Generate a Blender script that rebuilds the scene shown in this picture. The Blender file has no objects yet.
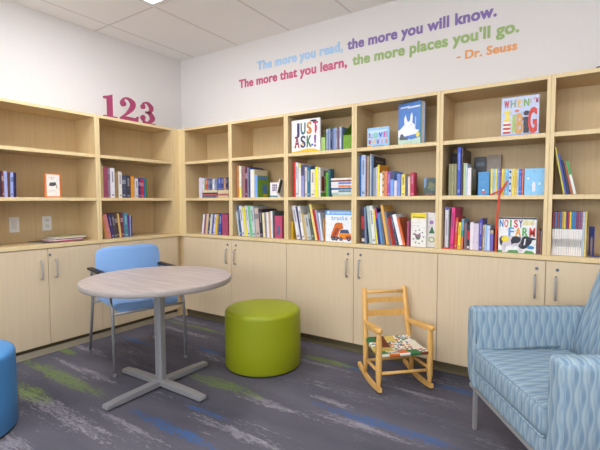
import bpy, bmesh, math, random
from mathutils import Vector, Matrix, Euler
random.seed(7)
C = bpy.context.scene.collection
PI = math.pi
R = math.radians

# ------------------------------------------------------------------ helpers
def lin(c):
    return tuple(((v/255)/12.92 if v/255 <= .04045 else ((v/255+.055)/1.055)**2.4) for v in c)

class N:
    """tiny node-tree builder"""
    def __init__(self, name, rough=.5, spec=.5):
        self.m = bpy.data.materials.new(name); self.m.use_nodes = True
        self.t = self.m.node_tree; self.b = self.t.nodes['Principled BSDF']
        self.b.inputs['Roughness'].default_value = rough
        self.b.inputs['Specular IOR Level'].default_value = spec
    def n(self, kind, **kw):
        x = self.t.nodes.new(kind)
        for k, v in kw.items(): setattr(x, k, v)
        return x
    def link(self, a, b): self.t.links.new(a, b)
    def put(self, sock, v):
        if hasattr(v, 'links'): self.link(v, sock)
        else: sock.default_value = v
    def math(self, op, a, b=0.0, c=0.0, clamp=False):
        x = self.n('ShaderNodeMath', operation=op, use_clamp=clamp)
        self.put(x.inputs[0], a); self.put(x.inputs[1], b); self.put(x.inputs[2], c)
        return x.outputs[0]
    def ramp(self, v, a, b):
        x = self.n('ShaderNodeMapRange'); x.clamp = True
        self.put(x.inputs[0], v); x.inputs[1].default_value = a; x.inputs[2].default_value = b
        return x.outputs[0]
    def mix(self, f, a, b):
        x = self.n('ShaderNodeMix', data_type='RGBA')
        self.put(x.inputs[0], f); self.put(x.inputs[6], a); self.put(x.inputs[7], b)
        return x.outputs[2]
    def coord(self, which='Object', scale=(1,1,1), rot=(0,0,0)):
        tc = self.n('ShaderNodeTexCoord'); mp = self.n('ShaderNodeMapping')
        self.link(tc.outputs[which], mp.inputs[0])
        mp.inputs['Scale'].default_value = scale; mp.inputs['Rotation'].default_value = rot
        return mp.outputs[0]
    def noise(self, vec, scale=1, detail=2, rough=.5, dist=0):
        x = self.n('ShaderNodeTexNoise'); self.link(vec, x.inputs['Vector'])
        x.inputs['Scale'].default_value = scale; x.inputs['Detail'].default_value = detail
        x.inputs['Roughness'].default_value = rough; x.inputs['Distortion'].default_value = dist
        return x.outputs[0]
    def color(self, v): self.put(self.b.inputs['Base Color'], v)
    def bump(self, h, strength=.2, dist=.002):
        x = self.n('ShaderNodeBump'); x.inputs['Strength'].default_value = strength; x.inputs['Distance'].default_value = dist
        self.link(h, x.inputs['Height']); self.link(x.outputs[0], self.b.inputs['Normal'])

def rgba(c): return (*lin(c), 1)
_flat = {}
def flat(c, rough=.5, name=None, metal=0, spec=.4):
    """plain paint / paper / plastic with a faint procedural mottle"""
    key = (tuple(c), rough, metal, name)
    if key in _flat: return _flat[key]
    k = N(name or 'paper_%02x%02x%02x' % tuple(int(v) for v in c), rough, spec)
    if name is None:
        f = k.noise(k.coord('Object', (70, 70, 34)), 1, 3, .65)
        a = tuple(v*.70 for v in lin(c)); b_ = tuple(v*.72+.28*.75 for v in lin(c))
        col = k.mix(k.ramp(f, .30, .44), (*a, 1), rgba(c)); col = k.mix(k.math('MULTIPLY', k.ramp(f, .58, .70), .55), col, (*b_, 1))
        k.color(col)
    else:
        f = k.noise(k.coord('Object'), 90, 2)
        d = tuple(v*.93 for v in lin(c)); k.color(k.mix(f, (*d, 1), rgba(c)))
    k.b.inputs['Metallic'].default_value = metal
    _flat[key] = k.m
    return k.m

def wood(name, c1, c2, grain=(70, 70, 2.2), rough=.42):
    k = N(name, rough, .35)
    v = k.coord('Object', grain)
    a = k.noise(v, 1, 3, .6, .3)
    b = k.noise(k.coord('Object', tuple(g*3.1 for g in grain)), 1, 2, .5)
    f = k.math('ADD', k.math('MULTIPLY', a, .7), k.math('MULTIPLY', b, .3))
    k.color(k.mix(k.ramp(f, .32, .68), rgba(c1), rgba(c2)))
    return k.m

def new_bm(): return bmesh.new()
def mark(bm, n0, mi):
    bm.faces.ensure_lookup_table()
    for f in bm.faces[n0:]: f.material_index = mi
def box(bm, a, b, mi=0, bev=0, seg=2, M=None):
    """axis-aligned box from corner a to corner b"""
    t = bmesh.new()
    bmesh.ops.create_cube(t, size=1)
    s = [b[i]-a[i] for i in range(3)]; c = [(b[i]+a[i])/2 for i in range(3)]
    bmesh.ops.scale(t, vec=s, verts=t.verts); bmesh.ops.translate(t, vec=c, verts=t.verts)
    if bev: bmesh.ops.bevel(t, geom=list(t.edges), offset=bev, segments=seg, profile=.5, affect='EDGES', clamp_overlap=True)
    merge(bm, t, mi, M)
def merge(bm, t, mi=0, M=None):
    if M is not None: bmesh.ops.transform(t, matrix=M, verts=t.verts)
    bmesh.ops.recalc_face_normals(t, faces=t.faces)
    for f in t.faces: f.material_index = mi
    me = bpy.data.meshes.new('tmp'); t.to_mesh(me); t.free()
    bm.from_mesh(me); bpy.data.meshes.remove(me)
def prism(bm, pts, d0, d1, mi=0, axis='y', bev=0, M=None):
    """closed outline pts (2-D) extruded from d0 to d1 along axis"""
    t = bmesh.new()
    def P(p, d):
        return {'y': (p[0], d, p[1]), 'x': (d, p[0], p[1]), 'z': (p[0], p[1], d)}[axis]
    v0 = [t.verts.new(P(p, d0)) for p in pts]; v1 = [t.verts.new(P(p, d1)) for p in pts]
    t.faces.new(v0); t.faces.new(v1[::-1])
    n = len(pts)
    for i in range(n): t.faces.new((v0[i], v1[i], v1[(i+1) % n], v0[(i+1) % n]))
    if bev:
        ed = [e for e in t.edges if abs((e.verts[0].co-e.verts[1].co)['xyz'.index(axis)]) < 1e-7]
        bmesh.ops.bevel(t, geom=ed, offset=bev, segments=3, profile=.5, affect='EDGES', clamp_overlap=True)
    merge(bm, t, mi, M)
def tube(bm, pts, r, seg=12, mi=0, cap=True, radii=None, flatten=None):
    """round bar through pts; radii per point if given"""
    t = bmesh.new(); pts = [Vector(p) for p in pts]; n = len(pts); rings = []
    for i, p in enumerate(pts):
        d = (pts[min(i+1, n-1)]-pts[max(i-1, 0)]).normalized()
        up = Vector((0, 0, 1)) if abs(d.z) < .9 else Vector((0, 1, 0))
        x = d.cross(up).normalized(); y = d.cross(x).normalized()
        rr = radii[i] if radii else r
        f = flatten or (1, 1)
        rings.append([t.verts.new(p + x*math.cos(2*PI*k/seg)*rr*f[0] + y*math.sin(2*PI*k/seg)*rr*f[1]) for k in range(seg)])
    for i in range(n-1):
        for k in range(seg): t.faces.new((rings[i][k], rings[i][(k+1) % seg], rings[i+1][(k+1) % seg], rings[i+1][k]))
    if cap: t.faces.new(rings[0][::-1]); t.faces.new(rings[-1])
    for f_ in t.faces: f_.smooth = True
    merge_smooth(bm, t, mi)
def merge_smooth(bm, t, mi):
    bmesh.ops.recalc_face_normals(t, faces=t.faces)
    for f in t.faces: f.material_index = mi; f.smooth = len(f.verts) <= 4
    me = bpy.data.meshes.new('tmp'); t.to_mesh(me); t.free(); bm.from_mesh(me); bpy.data.meshes.remove(me)
def lathe(bm, prof, seg=48, mi=0, c=(0, 0)):
    t = bmesh.new(); rings = []
    for r, z in prof:
        rings.append([t.verts.new((c[0]+r*math.cos(2*PI*k/seg), c[1]+r*math.sin(2*PI*k/seg), z)) for k in range(seg)])
    for i in range(len(prof)-1):
        for k in range(seg): t.faces.new((rings[i][k], rings[i][(k+1) % seg], rings[i+1][(k+1) % seg], rings[i+1][k]))
    t.faces.new(rings[0][::-1]); t.faces.new(rings[-1])
    merge_smooth(bm, t, mi)
def arc(c, r, a0, a1, n):
    return [(c[0]+r*math.cos(R(a0+(a1-a0)*i/n)), c[1]+r*math.sin(R(a0+(a1-a0)*i/n))) for i in range(n+1)]
def disc(bm, c, r, y0, y1, mi, seg=20, sx=1, sz=1, rot=0):
    prism(bm, [(c[0]+r*sx*math.cos(2*PI*k/seg)*math.cos(rot)-r*sz*math.sin(2*PI*k/seg)*math.sin(rot),
                c[1]+r*sx*math.cos(2*PI*k/seg)*math.sin(rot)+r*sz*math.sin(2*PI*k/seg)*math.cos(rot)) for k in range(seg)], y0, y1, mi)
def text(bm, body, x0, z0, width, height, y, thick, mi=0, bold=0.0, spacing=1.0):
    """raised lettering facing -y; x0,z0 lower-left of the caps box; width/height in metres"""
    cu = bpy.data.curves.new('tmp', 'FONT'); cu.body = body; cu.size = 1; cu.extrude = .5; cu.offset = bold; cu.space_character = spacing
    o = bpy.data.objects.new('tmp', cu); C.objects.link(o); bpy.context.view_layer.update()
    me = bpy.data.meshes.new_from_object(o)
    xs = [v.co.x for v in me.vertices]; lo, hi = min(xs), max(xs)
    cap = .73
    for v in me.vertices:
        v.co = Vector((x0+(v.co.x-lo)/(hi-lo)*width, y-thick*(v.co.z+.5), z0+v.co.y/cap*height))
    n0 = len(bm.faces)
    bm.from_mesh(me); mark(bm, n0, mi)
    bpy.data.objects.remove(o); bpy.data.curves.remove(cu); bpy.data.meshes.remove(me)

def obj(name, bm, mats, parent=None, smooth=None):
    me = bpy.data.meshes.new(name); bm.to_mesh(me); bm.free()
    for m in (mats if isinstance(mats, (list, tuple)) else [mats]): me.materials.append(m)
    if smooth is not None:
        for p in me.polygons: p.use_smooth = True
        me.set_sharp_from_angle(angle=R(smooth))
    o = bpy.data.objects.new(name, me); C.objects.link(o)
    if parent: o.parent = parent
    return o
def tag(o, label=None, cat=None, group=None, kind=None):
    for k, v in (('label', label), ('category', cat), ('group', group), ('kind', kind)):
        if v: o[k] = v
    return o
def thing(name, label, cat, loc=(0, 0, 0), rz=0, group=None):
    o = bpy.data.objects.new(name, None); C.objects.link(o); o.empty_display_size = .05
    o.location = loc; o.rotation_euler = (0, 0, rz)
    return tag(o, label, cat, group)
def dup(root, loc, rz, label, group=None):
    r = root.copy(); C.objects.link(r); r.location = loc; r.rotation_euler = (0, 0, rz); r['label'] = label
    if group: r['group'] = group
    for ch in list(root.children):
        c = ch.copy(); C.objects.link(c); c.parent = r
        for g in list(ch.children):
            d = g.copy(); C.objects.link(d); d.parent = c
    return r
def struct(name, bm, m): return tag(obj(name, bm, m), kind='structure')

# ------------------------------------------------------------------ materials
MAPLE = wood('maple_panel', (203, 174, 128), (212, 187, 143))
MAPLE_DOOR = wood('maple_door', (214, 191, 158), (220, 200, 168))
EDGE = wood('maple_edge_banding', (222, 196, 146), (232, 208, 160))
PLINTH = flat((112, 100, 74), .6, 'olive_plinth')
COVE = flat((196, 184, 158), .6, 'tan_cove_base')
METAL = flat((186, 184, 182), .4, 'brushed_nickel', .55)
GREY = flat((158, 158, 160), .38, 'silver_grey_paint', .35)
BLACK = flat((34, 32, 34), .5, 'black_plastic')
WHITEP = flat((236, 234, 230), .45, 'white_plastic')
PAGES = flat((238, 234, 226), .8, 'book_pages')
PAINT = N('wall_paint', .85, .2); PAINT.color(PAINT.mix(PAINT.noise(PAINT.coord('Object'), 60, 2), rgba((226, 221, 217)), rgba((230, 225, 222)))); PAINT = PAINT.m

# ceiling: pressed tiles between slim bars
k = N('ceiling_tile', .9, .1)
sep = k.n('ShaderNodeSeparateXYZ'); tc = k.n('ShaderNodeTexCoord'); k.link(tc.outputs['Object'], sep.inputs[0])
def gridline(k, s, off, pitch, w):
    f = k.math('FRACT', k.math('DIVIDE', k.math('SUBTRACT', s, off), pitch))
    d = k.math('MULTIPLY', k.math('MINIMUM', f, k.math('SUBTRACT', 1.0, f)), pitch)
    return k.math('LESS_THAN', d, w)
g = k.math('MAXIMUM', gridline(k, sep.outputs[0], -.0935, .594, .009), gridline(k, sep.outputs[1], -.631, 1.19, .009))
sp = k.noise(k.coord('Object'), 220, 3, .7)
tile = k.mix(k.ramp(sp, .3, .7), rgba((243, 240, 238)), rgba((248, 245, 243)))
k.color(k.mix(g, tile, rgba((222, 215, 212))))
k.bump(k.math('SUBTRACT', sp, k.math('MULTIPLY', g, .8)), .15, .002)
CEIL = k.m

# carpet: charcoal ribs with broken streaks running along the far wall
k = N('streaked_carpet', .95, .1)
tc = k.n('ShaderNodeTexCoord'); sep = k.n('ShaderNodeSeparateXYZ'); k.link(tc.outputs['Object'], sep.inputs[0])
X_, Y_ = sep.outputs[0], sep.outputs[1]
rib = k.noise(k.coord('Object', (110, 240, 1)), 1, 2, .6)
cloud = k.noise(k.coord('Object', (.9, 3.2, 1)), 1, 3, .55)
base = k.mix(k.ramp(cloud, .35, .65), rgba((86, 84, 93)), rgba((112, 108, 116)))
base = k.mix(k.math('MULTIPLY', rib, .55), base, rgba((70, 67, 78)))
brk = k.noise(k.coord('Object', (30, 120, 1)), 1, 3, .7)
frag = k.noise(k.coord('Object', (6.2, 38, 1)), 1, 4, .68, .5)
both = k.math('ADD', k.math('MULTIPLY', brk, .5), k.math('MULTIPLY', frag, .5))
def patches(lst):
    tot = None
    for (x, y, a, b) in lst:
        dx = k.math('DIVIDE', k.math('SUBTRACT', X_, x), a); dy = k.math('DIVIDE', k.math('SUBTRACT', Y_, y), b)
        d = k.math('ADD', k.math('POWER', k.math('ABSOLUTE', dx), 2.0), k.math('POWER', k.math('ABSOLUTE', dy), 2.0))
        v = k.math('SUBTRACT', 1.0, d, clamp=True)
        tot = v if tot is None else k.math('MAXIMUM', tot, v)
    return tot
def streak(lst, lo, hi, amt):
    p = patches(lst)
    s = k.math('ADD', both, k.math('MULTIPLY', p, .15))
    return k.math('MULTIPLY', k.math('MULTIPLY', k.math('MULTIPLY', k.ramp(s, lo, hi), k.ramp(p, 0, .25)), amt), k.math('ADD', .55, k.math('MULTIPLY', k.ramp(rib, .35, .65), .45)))
GREENS = [(0.45, -1.385, 0.62, 0.066), (0.55, -1.6, 0.26, 0.07), (0.03, -1.13, 0.16, 0.047), (0.35, -0.185, 0.55, 0.035), (1.42, -0.9, 0.36, 0.066), (1.76, -0.225, 0.3, 0.047), (2.9, -1.62, 0.4, 0.047)]
BLUES = [(1.55, -1.395, 0.4, 0.046), (0.95, -0.54, 0.2, 0.033), (0.3, -0.7, 0.24, 0.04), (2.7, -0.185, 0.36, 0.046), (2.42, -0.79, 0.5, 0.05), (2, -0.235, 0.1, 0.033), (1.6, -1.19, 0.2, 0.026), (2.3, -1.5, 0.3, 0.033)]
WHITES = [(1.8, -0.93, 0.35, 0.05), (0.9, -1.62, 0.75, 0.072), (0.15, -0.1, 0.35, 0.036), (0.45, -0.33, 0.55, 0.043), (2.1, -0.72, 0.2, 0.036), (2.35, -0.86, 0.35, 0.043), (0.95, -1.9, 0.5, 0.072), (1.65, -0.3, 0.4, 0.029), (0.15, -1.02, 0.3, 0.043), (0.5, -1.25, 0.5, 0.036), (1.25, -0.62, 0.4, 0.036), (1.9, -1.25, 0.5, 0.043), (1.35, -1.5, 0.4, 0.036), (2.45, -0.36, 0.3, 0.029)]
loose = k.ramp(k.math('ADD', k.math('MULTIPLY', both, .72), k.math('MULTIPLY', k.noise(k.coord('Object', (1.1, 4.5, 1)), 1, 2), .28)), .555, .615)
col = k.mix(k.math('MULTIPLY', loose, .5), base, rgba((150, 146, 152)))
col = k.mix(streak(WHITES, .57, .66, .56), col, rgba((170, 163, 168)))
col = k.mix(streak(BLUES, .565, .635, .78), col, rgba((52, 100, 158)))
col = k.mix(streak(GREENS, .54, .65, .74), col, rgba((120, 144, 50)))
k.color(col); k.bump(rib, .5, .004)
CARPET = k.m

# armchair cloth: opposed wavy threads making ogee drops
k = N('ogee_upholstery', .85, .2)
uv = k.n('ShaderNodeUVMap'); sep = k.n('ShaderNodeSeparateXYZ'); k.link(uv.outputs[0], sep.inputs[0])
U, V = sep.outputs[0], sep.outputs[1]
wv = k.math('MULTIPLY', k.math('SINE', k.math('MULTIPLY', V, 2*PI/.135)), .0050)
def wavy(s, off, w):
    f = k.math('FRACT', k.math('DIVIDE', k.math('ADD', k.math('ADD', U, k.math('MULTIPLY', wv, s)), off), .05))
    d = k.math('MULTIPLY', k.math('ABSOLUTE', k.math('SUBTRACT', f, .5)), .05)
    return d
d1 = wavy(1, 0, 0); d2 = wavy(-1, .025, 0)
line = k.math('MAXIMUM', k.ramp(d1, .0052, .0028), k.ramp(d2, .0052, .0028))
wv2 = k.math('MULTIPLY', k.math('SINE', k.math('MULTIPLY', V, 2*PI/.135)), .5)
alt = k.math('FRACT', k.math('DIVIDE', k.math('ADD', U, .0125), .05))
drop = k.math('ABSOLUTE', k.math('SUBTRACT', k.ramp(alt, .49, .51), k.math('ADD', wv2, .5)))
weave = k.noise(k.coord('Object', (900, 900, 900)), 1, 1)
basec = k.mix(drop, rgba((150, 169, 180)), rgba((118, 145, 166)))
basec = k.mix(k.math('MULTIPLY', line, .55), basec, rgba((176, 192, 195)))
k.color(k.mix(k.math('MULTIPLY', weave, .25), basec, rgba((104, 126, 144))))
k.bump(weave, .2, .001)
CLOTH = k.m

def vinyl(name, c, rough=.42):
    k = N(name, rough, .5)
    n = k.noise(k.coord('Object'), 420, 3, .6)
    k.color(k.mix(n, rgba(tuple(v*.96 for v in c)), rgba(c))); k.bump(n, .08, .001)
    return k.m
LIME = vinyl('lime_vinyl', (150, 158, 6), .5); BLUEV = vinyl('blue_vinyl', (74, 140, 198))
SEATBLUE = vinyl('seat_blue_plastic', (122, 162, 212), .45)
LAMINATE = wood('ash_laminate', (156, 141, 134), (192, 178, 171), (3, 46, 40), .4)
LAMEDGE = flat((160, 151, 144), .5, 'laminate_edge')
PINE = wood('golden_pine', (216, 164, 88), (232, 184, 110), (50, 50, 6), .38)
k = N('light_diffuser', .5); k.color((1, 1, 1, 1)); k.b.inputs['Emission Color'].default_value = (.89, .93, 1, 1); k.b.inputs['Emission Strength'].default_value = 14.0
LAMP = k.m
ROWS = [
 ('A2m','A',1.157,[
  (-1.5135,0.0249,0.181,0,(60,45,75),'dark purple',''),
  (-1.4886,0.0117,0.176,0,(62,36,50),'dark plum',''),
  (-1.4769,0.0136,0.177,0,(125,72,62),'rust brown','band'),
  (-1.4633,0.0203,0.175,0,(165,172,220),'pale blue',''),
  (-1.4431,0.0138,0.173,0,(95,62,55),'chocolate brown',''),
  (-1.4292,0.0176,0.169,-1.5,(150,165,220),'silvery blue','band'),
  (-1.4116,0.0209,0.17,-1.5,(42,38,82),'navy',''),
 ]),
 ('A1m','A',1.157,[
  (-0.7741,0.0216,0.275,0,(196,176,128),'cream',''),
  (-0.749,0.0386,0.256,0,(152,72,98),'plum pink',''),
  (-0.7095,0.0187,0.242,0,(150,122,142),'mauve grey','band'),
  (-0.6899,0.037,0.248,0,(226,222,228),'white','lab'),
  (-0.652,0.0331,0.221,0,(150,122,84),'tan',''),
  (-0.6171,0.0308,0.223,0,(226,218,212),'chalk white','lab'),
  (-0.5844,0.0399,0.192,0,(72,78,102),'slate blue','band'),
  (-0.5436,0.0436,0.192,0,(58,60,76),'charcoal','lab'),
  (-0.497,0.0296,0.19,0,(228,148,40),'orange',''),
  (-0.4605,0.0311,0.17,0,(208,200,200),'pearl white','lab'),
  (-0.4283,0.0264,0.176,0,(60,50,112),'indigo','band'),
  (-0.4009,0.0278,0.168,0,(192,40,56),'red','band'),
  (-0.372,0.0156,0.178,0,(64,96,176),'blue',''),
  (-0.3554,0.0199,0.179,0,(72,124,72),'green',''),
 ]),
 ('A1b','A',0.817,[
  (-0.7648,0.0139,0.193,11,(148,112,78),'brown',''),
  (-0.7509,0.0193,0.192,11,(196,132,60),'amber',''),
  (-0.7307,0.0347,0.204,11,(204,128,122),'salmon pink',''),
  (-0.6951,0.0207,0.202,9,(68,58,112),'indigo','lab'),
  (-0.6726,0.0274,0.203,8,(74,68,78),'charcoal','lab'),
  (-0.6443,0.0259,0.204,7,(84,58,52),'dark brown','band'),
  (-0.6174,0.0168,0.206,6,(218,186,112),'golden cream',''),
  (-0.5996,0.0274,0.209,4,(108,50,70),'maroon','band'),
  (-0.5713,0.0375,0.209,2,(72,132,152),'teal','lab'),
  (-0.5328,0.0126,0.192,0,(104,60,132),'purple',''),
  (-0.5192,0.0108,0.187,0,(160,190,220),'sky blue',''),
  (-0.5075,0.0118,0.178,0,(92,50,122),'violet',''),
 ]),
 ('B1b','B',0.817,[
  (0.2457,0.0244,0.185,-8,(222,222,236),'white',''),
  (0.2714,0.0228,0.185,-8,(152,92,112),'mauve',''),
  (0.2956,0.028,0.188,-8,(218,192,152),'cream',''),
  (0.3249,0.0278,0.191,-8,(60,70,112),'navy','band'),
  (0.354,0.0223,0.187,-8,(232,222,192),'ivory',''),
  (0.3776,0.0222,0.188,-8,(80,100,182),'blue',''),
  (0.4011,0.0246,0.186,-8,(222,216,236),'lilac white','lab'),
  (0.4269,0.027,0.185,-7,(228,188,60),'yellow',''),
  (0.4552,0.0394,0.192,-5,(50,82,162),'royal blue','lab'),
  (0.5198,0.072,0.19,0,(168,76,106),'magenta','wide'),
 ]),
 ('B2m','B',1.157,[
  (0.7009,0.0259,0.286,0,(202,118,62),'rust orange',''),
  (0.7304,0.0268,0.276,0,(234,236,216),'white and yellow','tip'),
  (0.7584,0.0381,0.27,0,(152,112,112),'dusty mauve',''),
  (0.7976,0.0286,0.264,0,(96,46,76),'aubergine','band'),
  (0.8273,0.0147,0.258,0,(140,140,150),'grey',''),
  (0.8432,0.0181,0.253,0,(50,70,162),'blue',''),
  (0.8635,0.0436,0.239,0,(232,228,208),'cream','wide cream'),
  (0.9104,0.0298,0.186,0,(124,168,232),'sky blue','wide green'),
 ]),
 ('B2b','B',0.817,[
  (0.7189,0.0153,0.215,8,(202,216,222),'pale aqua',''),
  (0.7354,0.0258,0.266,8,(60,92,132),'steel blue','lab'),
  (0.7623,0.0337,0.268,8,(226,222,226),'white','lab'),
  (0.7972,0.0242,0.26,8,(238,228,60),'yellow',''),
  (0.8225,0.0308,0.268,7,(214,214,224),'pale lilac','lab'),
  (0.8544,0.0282,0.272,6,(112,198,132),'mint green',''),
  (0.8837,0.0347,0.264,6,(192,202,204),'silver','lab'),
  (0.9195,0.0409,0.249,5,(202,182,172),'beige','band'),
  (0.9615,0.036,0.239,5,(50,50,62),'black','lab'),
  (0.9985,0.0227,0.21,4,(232,218,172),'buttermilk',''),
  (1.0223,0.0204,0.212,4,(152,142,152),'grey',''),
  (1.0437,0.0224,0.215,3,(232,228,228),'chalk white',''),
  (1.0672,0.0169,0.219,3,(212,162,102),'tan',''),
  (1.0851,0.0189,0.224,2,(238,238,242),'bright white',''),
  (1.1051,0.0136,0.224,0,(82,92,92),'dark olive',''),
  (1.1208,0.0772,0.185,0,(192,76,112),'raspberry','oval'),
 ]),
 ('B3m','B',1.157,[
  (1.3084,0.0223,0.283,0,(208,52,40),'red',''),
  (1.3346,0.024,0.274,0,(214,214,226),'pale grey','lab'),
  (1.3605,0.0229,0.265,0,(236,232,216),'white','ytop'),
  (1.3853,0.0293,0.252,0,(150,150,202),'lavender','dtop'),
  (1.4165,0.0215,0.231,0,(226,216,196),'cream','lab'),
  (1.4399,0.0297,0.233,0,(44,112,152),'teal blue','lab'),
  (1.4751,0.0384,0.212,0,(236,226,206),'ivory','lab'),
  (1.5153,0.0271,0.23,0,(238,236,50),'lemon yellow',''),
  (1.5451,0.017,0.225,0,(236,232,232),'white','wide multi'),
  (1.6065,0.0263,0.185,0,(92,162,42),'leaf green','thin'),
  (1.6336,0.0182,0.209,0,(30,92,112),'dark teal','thin'),
 ]),
 ('B3b','B',0.817,[
  (1.288,0.0187,0.147,0,(218,178,52),'mustard',''),
  (1.3145,0.037,0.271,11,(226,222,226),'white','lab'),
  (1.3534,0.0173,0.267,11,(60,66,110),'navy',''),
  (1.3727,0.0248,0.268,10,(236,232,226),'ivory','lab'),
  (1.3994,0.0227,0.209,10,(206,176,112),'sand',''),
  (1.4241,0.0375,0.201,10,(190,196,196),'silver grey','lab'),
  (1.4653,0.0241,0.275,12,(90,100,90),'dark green','band'),
  (1.4912,0.022,0.286,12,(236,216,132),'pale yellow',''),
  (1.515,0.02,0.245,12,(192,40,46),'red',''),
  (1.5369,0.0181,0.243,11,(172,166,192),'grey lilac',''),
  (1.5568,0.0162,0.218,9,(216,226,242),'ice white',''),
  (1.5747,0.0134,0.173,0,(192,132,52),'ochre','lab'),
  (1.5899,0.016,0.17,0,(152,76,40),'russet','band'),
 ]),
 ('B4m','B',1.157,[
  (1.8787,0.0167,0.29,0,(46,112,188),'cobalt blue',''),
  (1.897,0.0331,0.296,0,(190,206,236),'pale blue','lab'),
  (1.9308,0.0133,0.288,0,(112,72,72),'reddish brown',''),
  (1.9449,0.0101,0.288,0,(208,170,120),'tan',''),
  (1.9557,0.0124,0.286,0,(60,112,132),'teal',''),
  (1.9689,0.0069,0.3,0,(226,226,230),'white',''),
  (1.9774,0.0161,0.284,0,(72,102,142),'steel blue','wide black'),
  (1.9965,0.0137,0.2,0,(150,162,166),'silver',''),
  (2.011,0.0159,0.206,0,(192,186,202),'grey lilac',''),
  (2.0276,0.0143,0.221,0,(242,226,72),'bright yellow','wide orange'),
  (2.0442,0.0202,0.163,0,(236,232,232),'white',''),
  (2.0651,0.0141,0.176,0,(226,182,112),'sandy','blk'),
  (2.0799,0.0206,0.175,0,(228,132,92),'coral orange',''),
  (2.1013,0.0219,0.168,0,(152,76,162),'purple','lab'),
  (2.1246,0.0246,0.174,0,(122,166,232),'sky blue','dtop'),
  (2.1499,0.0208,0.107,0,(228,218,222),'chalk white',''),
  (2.1722,0.027,0.151,0,(116,142,216),'periwinkle',''),
  (2.2034,0.028,0.146,0,(238,218,112),'yellow','lab'),
  (2.2328,0.0139,0.134,0,(92,96,122),'slate grey',''),
  (2.2474,0.0159,0.132,0,(232,218,192),'cream',''),
  (2.2646,0.0274,0.157,0,(192,30,82),'crimson','lab thin'),
 ]),
 ('B4b','B',0.817,[
  (1.908,0.0292,0.265,2,(60,46,62),'black','rband'),
  (1.938,0.0141,0.266,2,(112,132,162),'blue grey',''),
  (1.9576,0.0202,0.273,6,(176,196,190),'sage grey',''),
  (1.9794,0.0277,0.273,6,(226,226,220),'white','lab'),
  (2.0086,0.0137,0.252,7,(242,238,60),'yellow',''),
  (2.0239,0.0167,0.254,7,(62,50,132),'dark violet','mtop'),
  (2.0421,0.0166,0.224,8,(92,152,202),'light blue',''),
  (2.0601,0.015,0.232,8,(112,112,132),'grey',''),
  (2.0766,0.0208,0.28,10,(232,178,92),'golden orange',''),
  (2.0989,0.0133,0.233,10,(132,132,152),'slate',''),
  (2.118,0.0132,0.193,11,(192,82,50),'burnt orange',''),
  (2.1326,0.0131,0.2,11.5,(168,40,52),'dark red',''),
  (2.1472,0.0145,0.214,12,(72,82,112),'navy slate','lab'),
  (2.1674,0.0286,0.217,14.5,(238,238,238),'white',''),
  (2.2025,0.0177,0.196,14.5,(228,112,52),'orange','wide rust'),
  (2.2468,0.0181,0.171,0,(168,78,112),'mauve pink','thin'),
 ]),
 ('B5m','B',1.157,[
  (2.5142,0.0161,0.202,0,(150,146,102),'olive',''),
  (2.5309,0.0166,0.201,0,(156,150,108),'olive',''),
  (2.5481,0.0165,0.2,0,(146,142,98),'olive',''),
  (2.5671,0.0212,0.304,0,(52,82,192),'royal blue','lab'),
  (2.59,0.0108,0.294,0,(76,56,50),'dark brown','wide dbrown'),
  (2.6044,0.0119,0.203,0,(192,208,152),'pale green',''),
  (2.617,0.0113,0.2,0,(190,206,216),'pale grey blue',''),
  (2.6288,0.0218,0.171,0,(238,228,228),'pinkish white','wide grey'),
 ]),
 ('B5s','B',1.157,[
  (2.7623,0.0123,0.159,0,(242,222,82),'yellow','d'),
  (2.7751,0.0122,0.158,0,(162,202,232),'pale blue','d'),
  (2.7878,0.011,0.158,0,(244,226,96),'yellow','d'),
  (2.7994,0.0121,0.157,0,(132,162,218),'lavender blue','d'),
  (2.812,0.0093,0.157,0,(122,62,132),'purple','d'),
  (2.8218,0.0173,0.156,0,(232,208,52),'golden yellow','d'),
  (2.8397,0.021,0.155,0,(122,192,238),'sky blue','d'),
  (2.8612,0.017,0.154,0,(192,212,238),'ice blue','blk'),
  (2.8787,0.0148,0.154,0,(238,218,92),'yellow','d'),
  (2.8941,0.0105,0.153,0,(238,192,82),'amber','d'),
  (2.9051,0.0089,0.152,0,(172,212,236),'pale blue','d'),
  (2.9145,0.0146,0.152,0,(62,102,204),'royal blue','d'),
  (2.9296,0.0103,0.151,0,(222,102,72),'red orange','d'),
 ]),
 ('B5b','B',0.817,[
  (2.4954,0.0232,0.267,0,(228,224,232),'white','btop'),
  (2.5193,0.0094,0.254,0,(92,104,92),'grey green',''),
  (2.5299,0.0229,0.264,-2,(228,52,132),'hot pink','lab'),
  (2.5541,0.0184,0.201,-2,(218,72,50),'red orange','lab'),
  (2.5749,0.0182,0.17,-2,(248,218,52),'yellow','lab'),
  (2.5944,0.0145,0.192,-2,(122,172,196),'blue and orange','otip'),
  (2.6101,0.0168,0.169,0,(132,102,112),'brown mauve',''),
  (2.628,0.0178,0.161,0,(50,46,56),'black','rband'),
  (2.6471,0.0236,0.173,0,(232,222,228),'pinkish white',''),
  (2.6712,0.0285,0.166,0,(218,204,220),'pale mauve',''),
  (2.702,0.0207,0.194,0,(76,72,178),'violet blue','lab'),
  (2.7233,0.0109,0.158,0,(232,192,72),'amber','lab'),
  (2.7348,0.0131,0.16,0,(152,192,240),'sky blue',''),
  (2.7484,0.0175,0.155,0,(202,218,246),'ice blue',''),
  (2.767,0.0179,0.128,0,(122,102,192),'purple','ttop wide olive'),
 ]),
 ('B5e','B',0.817,[
  (3.0187,0.0065,0.138,0,(222,122,62),'orange',''),
  (3.0257,0.007,0.135,0,(72,92,162),'blue',''),
  (3.0332,0.007,0.132,0,(188,150,110),'tan',''),
 ]),
 ('B6m','B',1.157,[
  (3.1197,0.0085,0.269,10.5,(220,208,70),'lemon yellow',''),
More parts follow.
